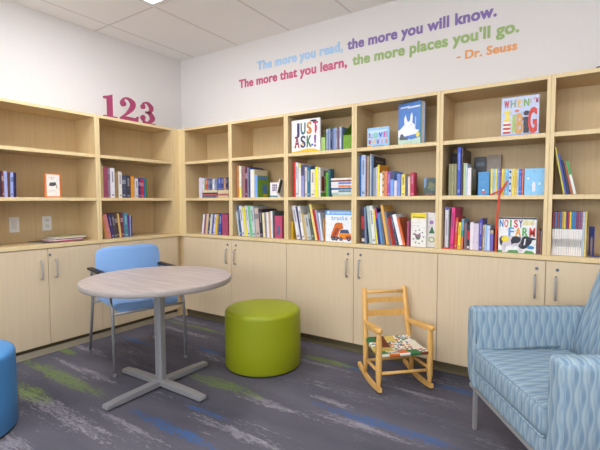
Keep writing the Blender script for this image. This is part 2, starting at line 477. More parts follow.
  (3.1297,0.0103,0.235,10.5,(82,98,202),'bright blue',''),
  (3.1419,0.0112,0.195,11,(30,50,80),'midnight blue',''),
  (3.155,0.0084,0.178,12,(198,98,62),'orange',''),
  (3.1647,0.0143,0.19,13,(226,230,222),'white with a green top','gtop'),
 ]),
 ('B6b','B',0.817,[
  (3.0892,0.0116,0.243,0,(152,42,62),'dark red','s'),
  (3.1013,0.0111,0.244,0,(82,112,162),'grey blue','s'),
  (3.1129,0.011,0.244,0,(150,82,82),'brown red','s'),
  (3.1244,0.0109,0.244,0,(72,112,172),'blue','s'),
  (3.1358,0.0081,0.244,0,(218,172,72),'tan','s'),
  (3.1443,0.0085,0.244,0,(232,212,82),'yellow','s'),
  (3.1533,0.008,0.244,0,(112,72,122),'purple','s'),
  (3.1617,0.008,0.244,0,(172,42,62),'crimson','s'),
  (3.1702,0.0089,0.244,0,(236,206,62),'golden yellow','s'),
  (3.1795,0.0116,0.245,0,(62,132,182),'teal blue','s'),
  (3.1915,0.0106,0.245,0,(62,122,182),'cobalt blue','s'),
  (3.2026,0.0101,0.245,0,(166,46,72),'wine red','s'),
  (3.2131,0.0073,0.245,0,(82,122,172),'steel blue','s'),
  (3.2209,0.0086,0.245,0,(182,86,112),'rose','s'),
  (3.2304,0.0109,0.246,0,(188,202,218),'pale grey blue',''),
  (3.2417,0.0085,0.246,0,(230,206,112),'pale yellow',''),
 ]),
]
# ------------------------------------------------------------------ the room
XL, XR, YB, YF, H = -.30, 4.75, .30, -4.7, 2.595
bm = new_bm(); box(bm, (XL, YF, -.05), (XR, YB, 0)); struct('floor', bm, CARPET)
bm = new_bm(); box(bm, (XL, YF, H), (XR, YB, H+.05)); struct('ceiling', bm, CEIL)
bm = new_bm(); box(bm, (XL-.1, YF, 0), (XL, YB, H)); struct('wall_left', bm, PAINT)
bm = new_bm(); box(bm, (XL-.1, YB, 0), (XR+.1, YB+.1, H)); struct('wall_back', bm, PAINT)
bm = new_bm(); box(bm, (XR, YF, 0), (XR+.1, YB, H)); struct('wall_right', bm, PAINT)
WX0, WX1, WZ0, WZ1 = .6, 4.0, .85, 2.25  # opening cut in the front wall for an added, unseen window
bm = new_bm(); box(bm, (XL-.1, YF-.1, 0), (WX0, YF, H)); box(bm, (WX1, YF-.1, 0), (XR+.1, YF, H)); box(bm, (WX0, YF-.1, 0), (WX1, YF, WZ0)); box(bm, (WX0, YF-.1, WZ1), (WX1, YF, H)); struct('wall_front', bm, PAINT)
bm = new_bm()
for a_, b_ in (((WX0, WZ0), (WX1, WZ0+.04)), ((WX0, WZ1-.04), (WX1, WZ1)), ((WX0, WZ0+.04), (WX0+.04, WZ1-.04)), ((WX1-.04, WZ0+.04), (WX1, WZ1-.04)), ((2.28, WZ0+.04), (2.32, WZ1-.04))): box(bm, (a_[0], YF-.06, a_[1]), (b_[0], YF-.02, b_[1]))
struct('added_window_1', bm, WHITEP)  # added window frame, out of view, around the fill light
la = bpy.data.lights.new('added_window_fill', 'AREA'); la.shape = 'RECTANGLE'; la.size = WX1-WX0; la.size_y = WZ1-WZ0; la.energy = 92; la.color = (.92, .96, 1)  # added area light, tilted up to fill the room and brighten the ceiling
lo_ = bpy.data.objects.new('added_window_fill', la); C.objects.link(lo_); lo_.location = ((WX0+WX1)/2, YF-.12, (WZ0+WZ1)/2); lo_.rotation_euler = (PI/2+.55, 0, 0)

def troffer(x, y, label, wx=.594, wy=1.19):
    t = thing('ceiling_light', label, 'light', (x, y, H), 0, 'recessed ceiling lights')
    bm = new_bm()
    for a, b in (((0, 0), (wx, .042)), ((0, wy-.042), (wx, wy)), ((0, .042), (.042, wy-.042)), ((wx-.042, .042), (wx, wy-.042))):
        box(bm, (a[0], a[1], -.008), (b[0], b[1], -.0005))
    obj('frame', bm, WHITEP, t)
    bm = new_bm(); box(bm, (.042, .042, -.005), (wx-.042, wy-.042, -.0008)); obj('diffuser', bm, LAMP, t)
    return t
troffer(.5005, -1.821, 'white recessed ceiling light panel at the top edge of the photo')
troffer(2.2825, -3.011, 'white recessed ceiling light panel over the middle of the room, out of frame')
troffer(.5005, -4.2, 'white recessed ceiling light panel behind the camera, nearer the left wall')
troffer(4.0645, -3.011, 'white recessed ceiling light panel near the right-hand wall, out of frame')

# ------------------------------------------------------------------ joinery
def front_edges(o, lim=-.9):
    o.data.materials.append(EDGE)
    for p in o.data.polygons:
        if p.normal.y < lim: p.material_index = 1
    return o
ZW0, ZW1, ZT, S1, S2, DEP = .788, .817, 1.8165, 1.502, 1.157, .296
def place(wall, s):                      # root position and turn of a unit whose left end is at s
    return ((s, 0, 0), 0) if wall == 'B' else ((0, s, 0), PI/2)
def base_unit(wall, s0, split, s1, label, group, one_lock=False):
    loc, rz = place(wall, s0); w = s1-s0; m = split-s0
    t = thing('base_cabinet', label, 'cabinet', loc, rz, group)
    bm = new_bm(); box(bm, (.0005, .0205, .08), (w-.0005, DEP-.003, ZW0-.0006)); obj('carcass', bm, MAPLE, t)
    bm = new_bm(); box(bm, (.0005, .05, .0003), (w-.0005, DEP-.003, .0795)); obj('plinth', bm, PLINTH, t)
    for a, b, hx in ((0, m, m-.05), (m, w, m+.05)):
        bm = new_bm(); box(bm, (a+.0015, 0, .079), (b-.0015, .0185, ZW0-.004), bev=.001, seg=1)
        d = obj('door', bm, MAPLE_DOOR, t)
        bm = new_bm()
        tube(bm, [(hx, .001, .572), (hx, -.018, .572), (hx, -.026, .578), (hx, -.028, .60), (hx, -.028, .67), (hx, -.026, .692), (hx, -.018, .698), (hx, .001, .698)], .0058, 10)
        obj('handle', bm, METAL, d)
        if not one_lock or hx > m:
            bm = new_bm(); lx = hx+.006 if not one_lock else m+.013
            t_ = new_bm(); bmesh.ops.create_cone(t_, cap_ends=True, segments=20, radius1=.009, radius2=.009, depth=.004)
            merge(bm, t_, 0, Matrix.Translation((lx, -.0015, .737)) @ Matrix.Rotation(PI/2, 4, 'X'))
            obj('lock', bm, flat((120, 122, 136), .4, 'dark_nickel', .6), d)
    return t
G1 = 'maple base cabinets along the right-hand wall'; G2 = 'maple base cabinets along the left-hand wall'
base_unit('B', .04, .666, 1.266, 'pale maple two-door base cabinet behind the lime green stool', G1)
base_unit('B', 1.266, 1.866, 2.466, 'pale maple two-door base cabinet behind the rocking chair', G1)
base_unit('B', 2.466, 3.066, 3.666, 'pale maple two-door base cabinet behind the patterned armchair', G1)
base_unit('A', -.817, -.41, -.03, 'pale maple two-door base cabinet behind the blue plastic chair', G2, True)
base_unit('A', -1.622, -1.22, -.817, 'pale maple two-door base cabinet under the wall outlets, left of the blue chair', G2, True)
base_unit('A', -2.43, -2.03, -1.622, 'pale maple two-door base cabinet beyond the left photo edge', G2, True)
bm = new_bm(); box(bm, (.0007, .0225, .0003), (.0395, .04, ZW0-.001)); box(bm, (-.04, -.0295, .0003), (-.0225, .0225, ZW0-.001)); box(bm, (-.0225, .0225, .0003), (.0007, .04, ZW0-.001))
tag(obj('filler_panel', bm, MAPLE), 'recessed maple filler strip between base cabinets in the room corner', 'filler panel')
bm = new_bm(); box(bm, (-.040, -2.43, .0003), (-.028, -.03, .044)); struct('baseboard_left', bm, COVE)
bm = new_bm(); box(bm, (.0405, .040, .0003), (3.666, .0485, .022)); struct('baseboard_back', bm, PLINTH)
bm = new_bm(); box(bm, (-.298, -.0058, ZW0), (3.70, DEP+.002, ZW1), bev=.0015, seg=1)
tag(front_edges(obj('worktop', bm, MAPLE)), 'long maple worktop on the right-hand wall cabinets, under the open shelves', 'worktop')
bm = new_bm(); box(bm, (-2.43, -.0058, ZW0), (-.0062, DEP+.002, ZW1), bev=.0015, seg=1)
o = tag(front_edges(obj('worktop', bm, MAPLE)), 'shorter maple worktop on the left-hand wall cabinets, behind the blue chair', 'worktop'); o.rotation_euler.z = PI/2

def upper_unit(wall, s0, s1, label, group):
    loc, rz = place(wall, s0); w = s1-s0; T = .0205
    t = thing('bookcase', label, 'bookcase', loc, rz, group)
    for a in (.0004, w-T):
        bm = new_bm(); box(bm, (a, 0, ZW1+.0004), (a+T-.0004, DEP-.008, ZT), bev=.0008, seg=1); front_edges(obj('side_panel', bm, MAPLE, t))
    bm = new_bm(); box(bm, (T, 0, ZT-.0225), (w-T, DEP-.008, ZT), bev=.0008, seg=1); front_edges(obj('top_panel', bm, MAPLE, t))
    bm = new_bm(); box(bm, (.0005, DEP-.0079, ZW1+.0004), (w-.0005, DEP+.002, ZT-.0005)); obj('back_panel', bm, MAPLE, t)
    for z in (S1, S2):
        bm = new_bm(); box(bm, (T, .002, z-.0255), (w-T, DEP-.008, z), bev=.001, seg=1); front_edges(obj('shelf', bm, MAPLE, t))
    return t
G3 = 'open bookcases along the right-hand wall'; G4 = 'open bookcases along the left-hand wall'
for a, l in ((.066, 'open maple bookcase next to the room corner, holding a small stack of paperbacks'), (.666, 'open maple bookcase above the lime stool, its top shelf bare'),
             (1.266, 'open maple bookcase holding the truck book and green magazine files'), (1.866, 'open maple bookcase above the rocking chair, with the rabbit book on top'),
             (2.466, 'open maple bookcase holding the farm book and a red ribbon'), (3.066, 'open maple bookcase at right photo edge, holding the white-spined set')):
    upper_unit('B', a, a+.6, l, G3)
upper_unit('A', -.817, -.066, 'open maple bookcase under the burgundy 1 2 3 numerals', G4)
upper_unit('A', -1.622, -.817, 'open maple bookcase with two wall outlets in its lowest bay', G4)
upper_unit('A', -2.43, -1.622, 'open empty maple bookcase beyond the left photo edge', G4)
bm = new_bm(); box(bm, (-.0205, -.0656, ZW1+.0004), (-.0003, .0202, ZT)); box(bm, (-.0003, .0003, ZW1+.0004), (.0656, .0202, ZT))
tag(obj('filler_panel', bm, EDGE), 'upright maple filler where the two runs of bookcases meet in the corner', 'filler panel')

# ------------------------------------------------------------------ wall lettering and numerals
q = thing('wall_quote', 'pastel painted quotation lettered across the wall above the bookcases', 'wall lettering', (0, YB, 0))
def lettering(body, x0, z, width, height, col, mname, lab):
    bm = new_bm(); k_ = height/.078
    for i_, (dx, dz) in enumerate(((-.0026, -.0016), (.0026, -.0016), (0, .0022), (-.0026, .0018), (.0026, .0018))): text(bm, body, x0+.004*k_+dx*k_, z+dz*k_, width-.008*k_, height, -.0004-.0003*i_, .0016, 0, .012, 1.05)
    todo = set(bm.verts); isl = []
    while todo:
        st = [todo.pop()]; g_ = set(st)
        while st:
            for e in st.pop().link_edges:
                for v in e.verts:
                    if v in todo: todo.discard(v); g_.add(v); st.append(v)
        isl.append((min(v.co.x for v in g_), max(v.co.x for v in g_), g_))
    isl.sort(key=lambda i: i[0]); words = []; hi = None
    for lo, h_, g_ in isl:
        if hi is None or lo-hi > height*.26: words.append(set())
        words[-1] |= g_; hi = h_ if hi is None else max(hi, h_)
    for wd in words:
        b2 = bm.copy(); keep = {v.index for v in wd} if False else None
        bm.verts.index_update(); ids = {v.index for v in wd}; b2.verts.index_update()
        bmesh.ops.delete(b2, geom=[v for v in b2.verts if v.index not in ids], context='VERTS')
        tag(obj('word', b2, flat(col, .45, mname), q), lab)
    bm.free()
for body, x0, x1, z, col, lab in (('The more you read,', .733, 1.617, 2.322, (172, 208, 238), 'pale blue lettering'), ('the more you will know.', 1.655, 2.736, 2.320, (142, 118, 178), 'purple lettering'),
                                  ('The more that you learn,', .512, 1.655, 2.192, (206, 92, 126), 'rose pink lettering'), ('the more places you\'ll go.', 1.70, 2.868, 2.191, (162, 188, 118), 'green lettering')):
    lettering(body, x0, z, x1-x0, .078, col, 'lettering_'+lab.split()[0], lab)
lettering('- Dr. Seuss', 2.49, 2.082, .37, .056, (240, 168, 104), 'lettering_orange', 'orange lettering')

BURG = flat((158, 60, 96), .5, 'raspberry_numeral')
def stroke(pts):                         # pts: (x, z, half width) centre line -> outline
    L, Rr = [], []
    for i, (x, z, w) in enumerate(pts):
        a = pts[max(0, i-1)]; b = pts[min(len(pts)-1, i+1)]
        dx, dz = b[0]-a[0], b[1]-a[1]; l = math.hypot(dx, dz)
        L.append((x-dz/l*w, z+dx/l*w)); Rr.append((x+dz/l*w, z-dx/l*w))
    return L+Rr[::-1]
def smoothpts(p, n=6):
    out = []
    for i in range(len(p)-1):
        p0, p1, p2, p3 = p[max(0, i-1)], p[i], p[i+1], p[min(len(p)-1, i+2)]
        for s in range(n):
            u = s/n
            out.append(tuple(.5*(2*b+(c-a)*u+(2*a-5*b+4*c-d)*u*u+(3*b-a-3*c+d)*u**3) for a, b, c, d in zip(p0, p1, p2, p3)))
    return out+[p[-1]]
def numeral(which, s, label):
    bm = new_bm(); D0, D1 = .015, .033
    def st(pts): 
        o_ = stroke(smoothpts(pts))
        t = new_bm(); n = len(o_)//2
        for d_ in (D0, D1): [t.verts.new((p[0], d_, p[1])) for p in o_]
        t.verts.ensure_lookup_table(); v = t.verts; m = len(o_)
        for i in range(n-1):
            for a in (0, m):
                q_ = [v[a+i], v[a+i+1], v[a+m-2-i], v[a+m-1-i]]; t.faces.new(q_)
        for i in range(m): t.faces.new((v[i], v[(i+1) % m], v[m+(i+1) % m], v[m+i]))
        merge(bm, t)
    if which == 1:
        prism(bm, [(.034, .012), (.034, .15), (.004, .15), (.004, .166), (.04, .176), (.078, .192), (.078, .012)], D0, D1)
        prism(bm, [(.0, 0), (.118, 0), (.118, .014), (.0, .014)], D0-.0002, D1+.0002)
    if which == 2:
        st([(.03, .132, .017), (.022, .15, .014), (.045, .184, .007), (.085, .186, .010), (.125, .155, .022), (.112, .11, .020), (.06, .055, .010), (.012, .020, .006)])
        disc(bm, (.033, .138), .024, D0+.0002, D1-.0002, 0)
        prism(bm, [(0, 0), (.168, 0), (.176, .05), (.166, .05), (.15, .032), (.04, .034), (.004, .022)], D0-.0002, D1+.0002)
    if which == 3:
        st([(.028, .15, .012), (.045, .184, .006), (.085, .184, .011), (.118, .15, .019), (.10, .112, .013), (.06, .102, .006)])
        st([(.06, .106, .006), (.10, .098, .014), (.128, .058, .023), (.095, .022, .012), (.05, .015, .006), (.024, .04, .012)])
        disc(bm, (.032, .148), .021, D0+.0002, D1-.0002, 0); disc(bm, (.028, .052), .023, D0+.0002, D1-.0002, 0)
        prism(bm, [(.03, 0), (.155, 0), (.155, .012), (.03, .012)], D0-.0002, D1+.0002)
    o = obj('wooden_numeral', bm, BURG); o.location = (0, s, ZT+.0003); o.rotation_euler.z = PI/2
    tag(o, label, 'numeral', 'numerals standing on the left bookcase')
numeral(1, -.742, 'burgundy numeral 1 standing on the left bookcase')
numeral(2, -.596, 'burgundy numeral 2 standing between the 1 and the 3')
numeral(3, -.402, 'burgundy numeral 3 standing nearest the corner on the bookcase')

# ------------------------------------------------------------------ outlets (on the back panel of the left bookcase)
def outlet(s, label, single):
    t = thing('wall_outlet', label, 'outlet', (-(DEP-.0082), s, .897), PI/2)
    bm = new_bm(); box(bm, (0, -.006, 0), (.069, 0, .115), bev=.003); obj('cover_plate', bm, WHITEP, t)
    bm = new_bm()
    if single: box(bm, (.018, -.009, .024), (.051, -.0061, .091), bev=.001)
    else:
        for z in (.02, .065): disc(bm, (.0345, z+.016), .0175, -.0085, -.0061, 0, 20, 1, .85)
    obj('switch_face' if single else 'socket_face', bm, flat((222, 220, 216), .4, 'ivory_plastic'), t)
    if not single:
        bm = new_bm()
        for z in (.034, .079):
            for x in (.027, .040): box(bm, (x, -.009, z), (x+.0022, -.0086, z+.009))
        obj('socket_slots', bm, BLACK, t)
outlet(-1.351, 'left one of two white wall plates in the lowest bay, with one rectangular face', True)
outlet(-1.121, 'right one of two white wall plates in the lowest bay, with two sockets', False)

# ------------------------------------------------------------------ books
def contrast(c):
    k_ = (238, 234, 226) if sum(c) < 400 else (70, 66, 84)
    return tuple(int(a*.45+b*.55) for a, b in zip(k_, c))
def book_bms(t, h, d, col, op):
    """spine at y=0 facing -y, boards left and right, page block inside"""
    bd = min(.0022, t*.22)
    mats = [flat(col, .4)]
    bm = new_bm()
    box(bm, (0, 0, 0), (t, .003, h), bev=min(.0012, t*.2), seg=1); box(bm, (0, .003, 0), (bd, d, h)); box(bm, (t-bd, .003, 0), (t, d, h))
    def band(z0, z1, c, x0=.04, x1=.96):
        m = flat(c, .45)
        if m not in mats: mats.append(m)
        box(bm, (t*x0, -.0006, h*z0), (t*x1, .0008, h*z1), mats.index(m))
    def face(c):
        m = flat(c, .4)
        if m not in mats: mats.append(m)
        box(bm, (t, .003, .001), (t+.0008, d-.001, h-.001), mats.index(m))
    def art(shapes):
        for c, y0, y1, z0, z1 in shapes:
            m = flat(c, .4)
            if m not in mats: mats.append(m)
            box(bm, (t+.0008, d*y0, h*z0), (t+.0013, d*y1, h*z1), mats.index(m))
    o = op.split()
    if 'lab' in o:
        band(.52, .88, contrast(col), .32, .68); band(.06, .12, contrast(col), .2, .8)
    if 'band' in o: band(.62, .80, contrast(col)); band(.08, .15, contrast(col), .2, .8)
    if 'rband' in o: band(.40, .74, (196, 44, 48), .12, .88); band(.05, .14, (214, 206, 196), .1, .9)
    if 'blk' in o:
        for z in (.12, .38, .62, .84): band(z, z+.09, (72, 60, 60), .2, .75)
    if 'tip' in o: band(0, .32, (226, 218, 90))
    if 'ytop' in o: band(.86, 1, (226, 214, 70))
    if 'dtop' in o: band(.66, 1, (74, 72, 104))
    if 'btop' in o: band(.93, 1, (96, 92, 190)); band(.3, .7, (190, 184, 200), .35, .65)
    if 'mtop' in o: band(.72, 1, (206, 46, 120))
    if 'otip' in o: band(0, .42, (226, 112, 52)); band(.42, .62, (40, 140, 140))
    if 'ttop' in o: band(.82, 1, (206, 176, 140))
    if 'gtop' in o: band(.58, 1, (70, 160, 84))
    if 'd' in o: band(.86, .92, tuple(int(v*.6+95) for v in col), .15, .85); band(.10, .16, tuple(int(v*.6+95) for v in col), .2, .8); band(.3, .74, contrast(col), .42, .60)
    if 's' in o:
        band(.0, .60, (240, 234, 228), 0, 1); band(.60, .615, (96, 150, 110), 0, 1); band(.20, .38, (228, 221, 216), .3, .7)
    if 'wide' in o:
        w = o[o.index('wide')+1] if o[-1] != 'wide' else ''
        if w == 'cream': face((226, 214, 176))
        if w == 'green': face((112, 164, 40)); art([((96, 140, 216), .1, .9, .82, .96), ((74, 124, 206), .45, .8, .18, .6), ((222, 196, 60), .5, .9, .02, .14)])
        if w == 'multi': face((232, 226, 226)); art([((150, 52, 40), .1, .35, .2, .7), ((120, 176, 60), .05, .9, 0, .14), ((96, 90, 110), .3, .6, .72, .9), ((206, 110, 90), .4, .6, .35, .6)])
        if w == 'black': face((40, 38, 46)); art([((112, 112, 120), .15, .8, .86, .9)])
        if w == 'orange': face((226, 148, 34)); art([((104, 92, 92), .2, .7, .5, .78)])
        if w == 'rust': face((196, 88, 48)); art([((150, 130, 50), .5, .9, .1, .4)])
        if w == 'dbrown': face((78, 60, 54)); art([((128, 84, 66), .15, .85, .3, .8)])
        if w == 'olive': face((78, 88, 46))
        if w == 'grey': face((176, 184, 176)); art([((136, 150, 64), .1, .9, 0, .2)])
    if 'oval' in o: 
        m = flat((92, 100, 130), .4); mats.append(m); disc(bm, (t*.52, h*.36), h*.22, -.0006, .0008, len(mats)-1, 18, .42, 1)
    pg = new_bm(); box(pg, (bd+.0001, .0031, .003), (t-bd-.0001, d-.005, h-.004))
    return bm, mats, pg
def title_face(o): pass
PLACE = {'A2m': ('row left of orange-edged book', 'books in the row beside the orange-edged book'), 'A1m': ('row under the 123', 'books in the row under the numerals'),
 'A1b': ('row behind blue chair', 'books in the row behind the blue chair'), 'B1b': ('lowest row at the corner', 'books in the lowest row by the corner'),
 'B2m': ('upper row over lime stool', 'books in the upper row over the lime stool'), 'B2b': ('lower row over lime stool', 'books in the lower row over the lime stool'),
 'B3m': ('row below green magazine files', 'books in the row below the magazine files'), 'B3b': ('row left of truck book', 'books leaning left of the truck book'),
 'B4m': ('row below the rabbit book', 'books in the row below the rabbit book'), 'B4b': ('slanting row over rocking chair', 'books slanting over the rocking chair'),
 'B5m': ('left end above farm book', 'books at the left end of the shelf above the farm book'), 'B5s': ('striped series above farm book', 'slim series above the farm book'),
 'B5b': ('row left of farm book', 'books in the row left of the farm book'), 'B5e': ('gap right of farm book', 'thin books right of the farm book'),
 'B6m': ('leaning row, rightmost bay', 'books leaning in the rightmost bay'), 'B6b': ('white-spined set, rightmost bay', 'white-spined set in the rightmost bay')}
seen = {}
BAY = dict(A2m=-1.7, A1m=-.7955, A1b=-.7955, B1b=.088, B2m=.6875, B2b=.6875, B3m=1.2875, B3b=1.2875, B4m=1.8875, B4b=1.8875, B5m=2.4875, B5s=2.7, B5b=2.4875, B5e=2.9, B6m=3.0875, B6b=3.0875)
for key, wall, zs, items in ROWS:
    place_s, grp = PLACE[key]
    prev = None; last = None
    for i, (s0, t, h, lean, col, nm, op) in enumerate(items):
        d = random.uniform(.17, .215) if h > .2 else random.uniform(.13, .18)
        if 'wide' in op: d = min(.23, max(.16, h*.8))
        if key == 'B4m' and 'black' in op: d = .22
        if 'thin' in op: d = .06
        if key == 'B6m': d = .20
        th = R(lean)
        t = t-.0006
        if th: t = t*math.cos(th)
        x = max(s0, BAY[key]+(h*math.sin(th) if th > 0 else 0))
        if prev:
            px, pt, ph, pth = prev
            zm = min(ph*math.cos(pth), h*math.cos(th)+.01)
            gap = .0009
            need = px+pt/math.cos(pth)+gap
            if lean < 0 or pth < 0:
                # leaning right: left foot lifted, stand on the right foot
                need = max(need, px+pt/math.cos(pth)+gap+zm*(math.tan(th)-math.tan(pth)))
            else: need = max(need, need+zm*(math.tan(th)-math.tan(pth)))
            x = max(x, need)
        if lean < 0:
            pz = zs+.0004+t*math.sin(-th)      # lifted left corner
        else: pz = zs+.0004
        bm, mats, pg = book_bms(t, h, d, col, op)
        o = obj('book', bm, mats)
        setb = .04 + random.uniform(-.004, .006)
        if key in ('B5s', 'B6b'): setb = .04
        loc, rz = ((x, setb, pz), 0) if wall == 'B' else ((-setb, x, pz), PI/2)
        o.location = loc; o.rotation_euler = (0, -th, rz)
        obj('pages', pg, PAGES, o)
        nm2 = nm
        if 's' in op.split(): nm2 = nm+'-topped'
        left = items[i-1][5] if i else None
        lab = f'{nm2} book at left end of the {place_s}' if not i else f'{nm2} book just right of the {left} one, {place_s}'
        if i == len(items)-1: lab = f'{nm2} book at right end of the {place_s}'
        if lab in seen: lab = lab.replace('just right', 'second right')
        if key == 'B5m' and nm == 'olive': lab = ['leftmost', 'middle', 'rightmost'][i]+' of three matching olive books, row end above farm book'
        assert lab not in seen, lab
        assert 4 <= len(lab.split()) <= 16, lab
        seen[lab] = 1
        tag(o, lab, 'book', grp)
        prev = (x, t, h, th)
    ext = prev[0]+prev[1]
    print('ROW', key, 'ends', round(ext, 3))

# flat stacks: (x0, x1, y0, y1, z0, thick, colour)
def flat_book(name, x0, x1, y0, depth, z, th, col, label, group, wall='B', rz=0, cat='book', stripe=None):
    w = x1-x0; bd = min(.002, th*.22)
    bm = new_bm(); mats = [flat(col, .4)]
    box(bm, (0, 0, 0), (w, .003, th), bev=min(.001, th*.2), seg=1); box(bm, (0, .003, 0), (w, depth, bd)); box(bm, (0, .003, th-bd), (w, depth, th))
    if stripe: mats.append(flat(stripe, .4)); box(bm, (w*.35, -.0006, th*.2), (w*.95, .0008, th*.8), 1)
    o = obj(name, bm, mats)
    o.location = (x0, y0, z) if wall == 'B' else (-y0, x0, z); o.rotation_euler.z = rz+(PI/2 if wall == 'A' else 0)
    bm = new_bm(); box(bm, (.003, .0031, bd+.0001), (w-.003, depth-.005, th-bd-.0001)); obj('pages', bm, PAGES, o)
    return tag(o, label, cat, group)
z = S2+.0004; g = 'flat stack below the magazine files'
for th, c, st, l, x0, x1 in ((.0125, (212, 190, 140), None, 'tan', 1.668, 1.828), (.016, (150, 196, 186), (226, 232, 226), 'sea green', 1.660, 1.832), (.021, (232, 228, 226), (80, 130, 150), 'white', 1.656, 1.830), (.0135, (54, 106, 158), None, 'deep blue', 1.662, 1.832),
                             (.0215, (234, 226, 220), (232, 128, 60), 'orange-striped', 1.656, 1.832), (.0235, (230, 228, 234), (112, 132, 196), 'blue-lettered white', 1.654, 1.831), (.0105, (150, 72, 52), None, 'red brown', 1.658, 1.829), (.014, (238, 232, 222), None, 'cream', 1.654, 1.83)):
    flat_book('book', x0, x1, .04+random.uniform(0, .006), .2, z, th, c, f'{l} book lying in the flat stack below the magazine files', g, stripe=st); z += th+.0006
# corner bay: upright pale book, two little stacks and small paperbacks on them
g = 'small stack of paperbacks in the corner bay'
bm, mats, pg = book_bms(.040, .19, .16, (216, 208, 230), ''); o = obj('book', bm, mats); o.location = (.214, .05, S2+.0004); obj('pages', pg, PAGES, o)
tag(o, 'thick pale lilac book standing upright left of the corner bay stack', 'book', g)
z = S2+.0004
for th, c, l, a in ((.0235, (98, 98, 128), 'slate purple', .0), (.0125, (196, 92, 88), 'brick red', .004), (.011, (52, 62, 72), 'black green', .002), (.0225, (226, 208, 172), 'cream', .003)):
    flat_book('book', .257+a, .445+a, .05+a, .14, z, th, c, f'{l} paperback lying flat in the left stack of the corner bay', g); z += th+.0006
zl = z; z = S2+.0004
for th, c, l, a in ((.019, (214, 188, 148), 'tan', .0), (.0165, (168, 98, 104), 'dusty red', .003), (.034, (216, 196, 158), 'buff', .001)):
    flat_book('book', .459+a, .590+a, .05+a, .14, z, th, c, f'{l} paperback lying flat in the right stack of the corner bay', g); z += th+.0006
x = .259
for t, h, c, l in ((.022, .106, (232, 230, 226), 'white'), (.018, .1, (120, 156, 120), 'sage green'), (.03, .104, (206, 84, 54), 'orange red'), (.026, .094, (92, 112, 150), 'denim blue'), (.03, .1, (66, 80, 116), 'navy'), (.024, .098, (228, 224, 230), 'pearl'), (.028, .102, (150, 160, 190), 'blue grey')):
    bm, mats, pg = book_bms(t, h, .125, c, 'lab'); o = obj('book', bm, mats); o.location = (x, .054, zl+.0003); obj('pages', pg, PAGES, o); x += t+.0008
    tag(o, f'small {l} paperback standing on the left stack in the corner bay', 'book', g)
x = .463
for t, h, c, l in ((.034, .112, (74, 92, 168), 'royal blue'), (.034, .108, (60, 70, 124), 'dark blue'), (.024, .104, (206, 150, 112), 'tan and blue'), (.03, .11, (48, 54, 92), 'midnight blue')):
    bm, mats, pg = book_bms(t, h, .125, c, 'lab'); o = obj('book', bm, mats); o.location = (x, .054, z+.0003); obj('pages', pg, PAGES, o); x += t+.0008
    tag(o, f'small {l} paperback standing on the right stack in the corner bay', 'book', g)
# magazines on the left worktop
z = ZW1+.0004
for s0, s1, dep, rz, c, l in ((-1.225, -1.01, .20, .10, (74, 64, 58), 'dark'), (-1.165, -.935, .19, -.05, (196, 92, 130), 'pink'), (-1.15, -.925, .19, .03, (226, 222, 216), 'white'), (-1.13, -.90, .18, .05, (120, 92, 90), 'brown'), (-1.14, -.91, .18, -.02, (214, 206, 200), 'cream'), (-1.11, -.88, .18, .06, (176, 170, 120), 'olive')):
    flat_book('magazine', s0, s1, .055, dep, z, .0062, c, f'{l} covered magazine in the loose pile on the left worktop', 'magazines piled on the left worktop', 'A', rz, 'magazine'); z += .0066

# ------------------------------------------------------------------ books shown face out
class Face:
    """a closed book standing face out; local x right, y into the shelf, z up"""
    def __init__(s, w, h, d, cover):
        s.w, s.h, s.d = w, h, d; s.bm = new_bm(); s.m = [flat(cover, .35)]
        bd = min(.003, d*.2)
        box(s.bm, (0, 0, 0), (w, bd, h), bev=.0008, seg=1); box(s.bm, (0, d-bd, 0), (w, d, h), bev=.0008, seg=1); box(s.bm, (0, bd, 0), (.003, d-bd, h))
        s.pg = new_bm(); box(s.pg, (.0031, bd+.0001, .003), (w-.004, d-bd-.0001, h-.003)); s.k = 0
    def mi(s, c):
        m = flat(c, .4)
        if m not in s.m: s.m.append(m)
        return s.m.index(m)
    def yy(s): s.k += 1; return -.0003-.00012*s.k
    def poly(s, c, pts): prism(s.bm, [(p[0]*s.w, p[1]*s.h) for p in pts], s.yy(), .0005, s.mi(c))
    def rect(s, c, a, b, x, z): s.poly(c, [(a, x), (b, x), (b, z), (a, z)])
    def oval(s, c, x, z, rx, rz, rot=0): 
        y = s.yy(); prism(s.bm, [((x*s.w+rx*s.w*math.cos(2*PI*k/20)*math.cos(rot)-rz*s.h*math.sin(2*PI*k/20)*math.sin(rot)), (z*s.h+rx*s.w*math.cos(2*PI*k/20)*math.sin(rot)+rz*s.h*math.sin(2*PI*k/20)*math.cos(rot))) for k in range(20)], y, .0005, s.mi(c))
    def word(s, body, x, z, w, h, cols, bold=.02):
        """letters one by one in the given colours"""
        n = len(body); cw = w/n
        for i, ch in enumerate(body):
            if ch == ' ': continue
            nar = .34 if ch in 'I!l1.\'' else .82
            s.k += 1
            for j_, dx in enumerate((-.028, .028)): text(s.bm, ch, (x+cw*i+cw*(1-nar)*.4+cw*(.03+dx))*s.w, z*s.h, cw*(nar-.06)*s.w, h*s.h, -.0004-.00012*s.k-.00006*j_, .0006, s.mi(cols[i % len(cols)]), bold)
    def done(s, x, y, z, label, rz=0, group=None, cat='book', name='book'):
        o = obj(name, s.bm, s.m); o.location = (x, y, z+.0004); o.rotation_euler.z = rz
        obj('pages', s.pg, PAGES, o); return tag(o, label, cat, group)
K = (40, 44, 70)
f = Face(.262, .256, .016, (238, 236, 232))
f.poly((240, 188, 40), [(0, 0), (1, 0), (1, .03), (.8, .10), (.55, .115), (.3, .07), (0, .035)])
f.word('JUST', .10, .56, .86, .36, [(70, 60, 104), (50, 106, 100), (206, 120, 40), (196, 40, 90)], .012)
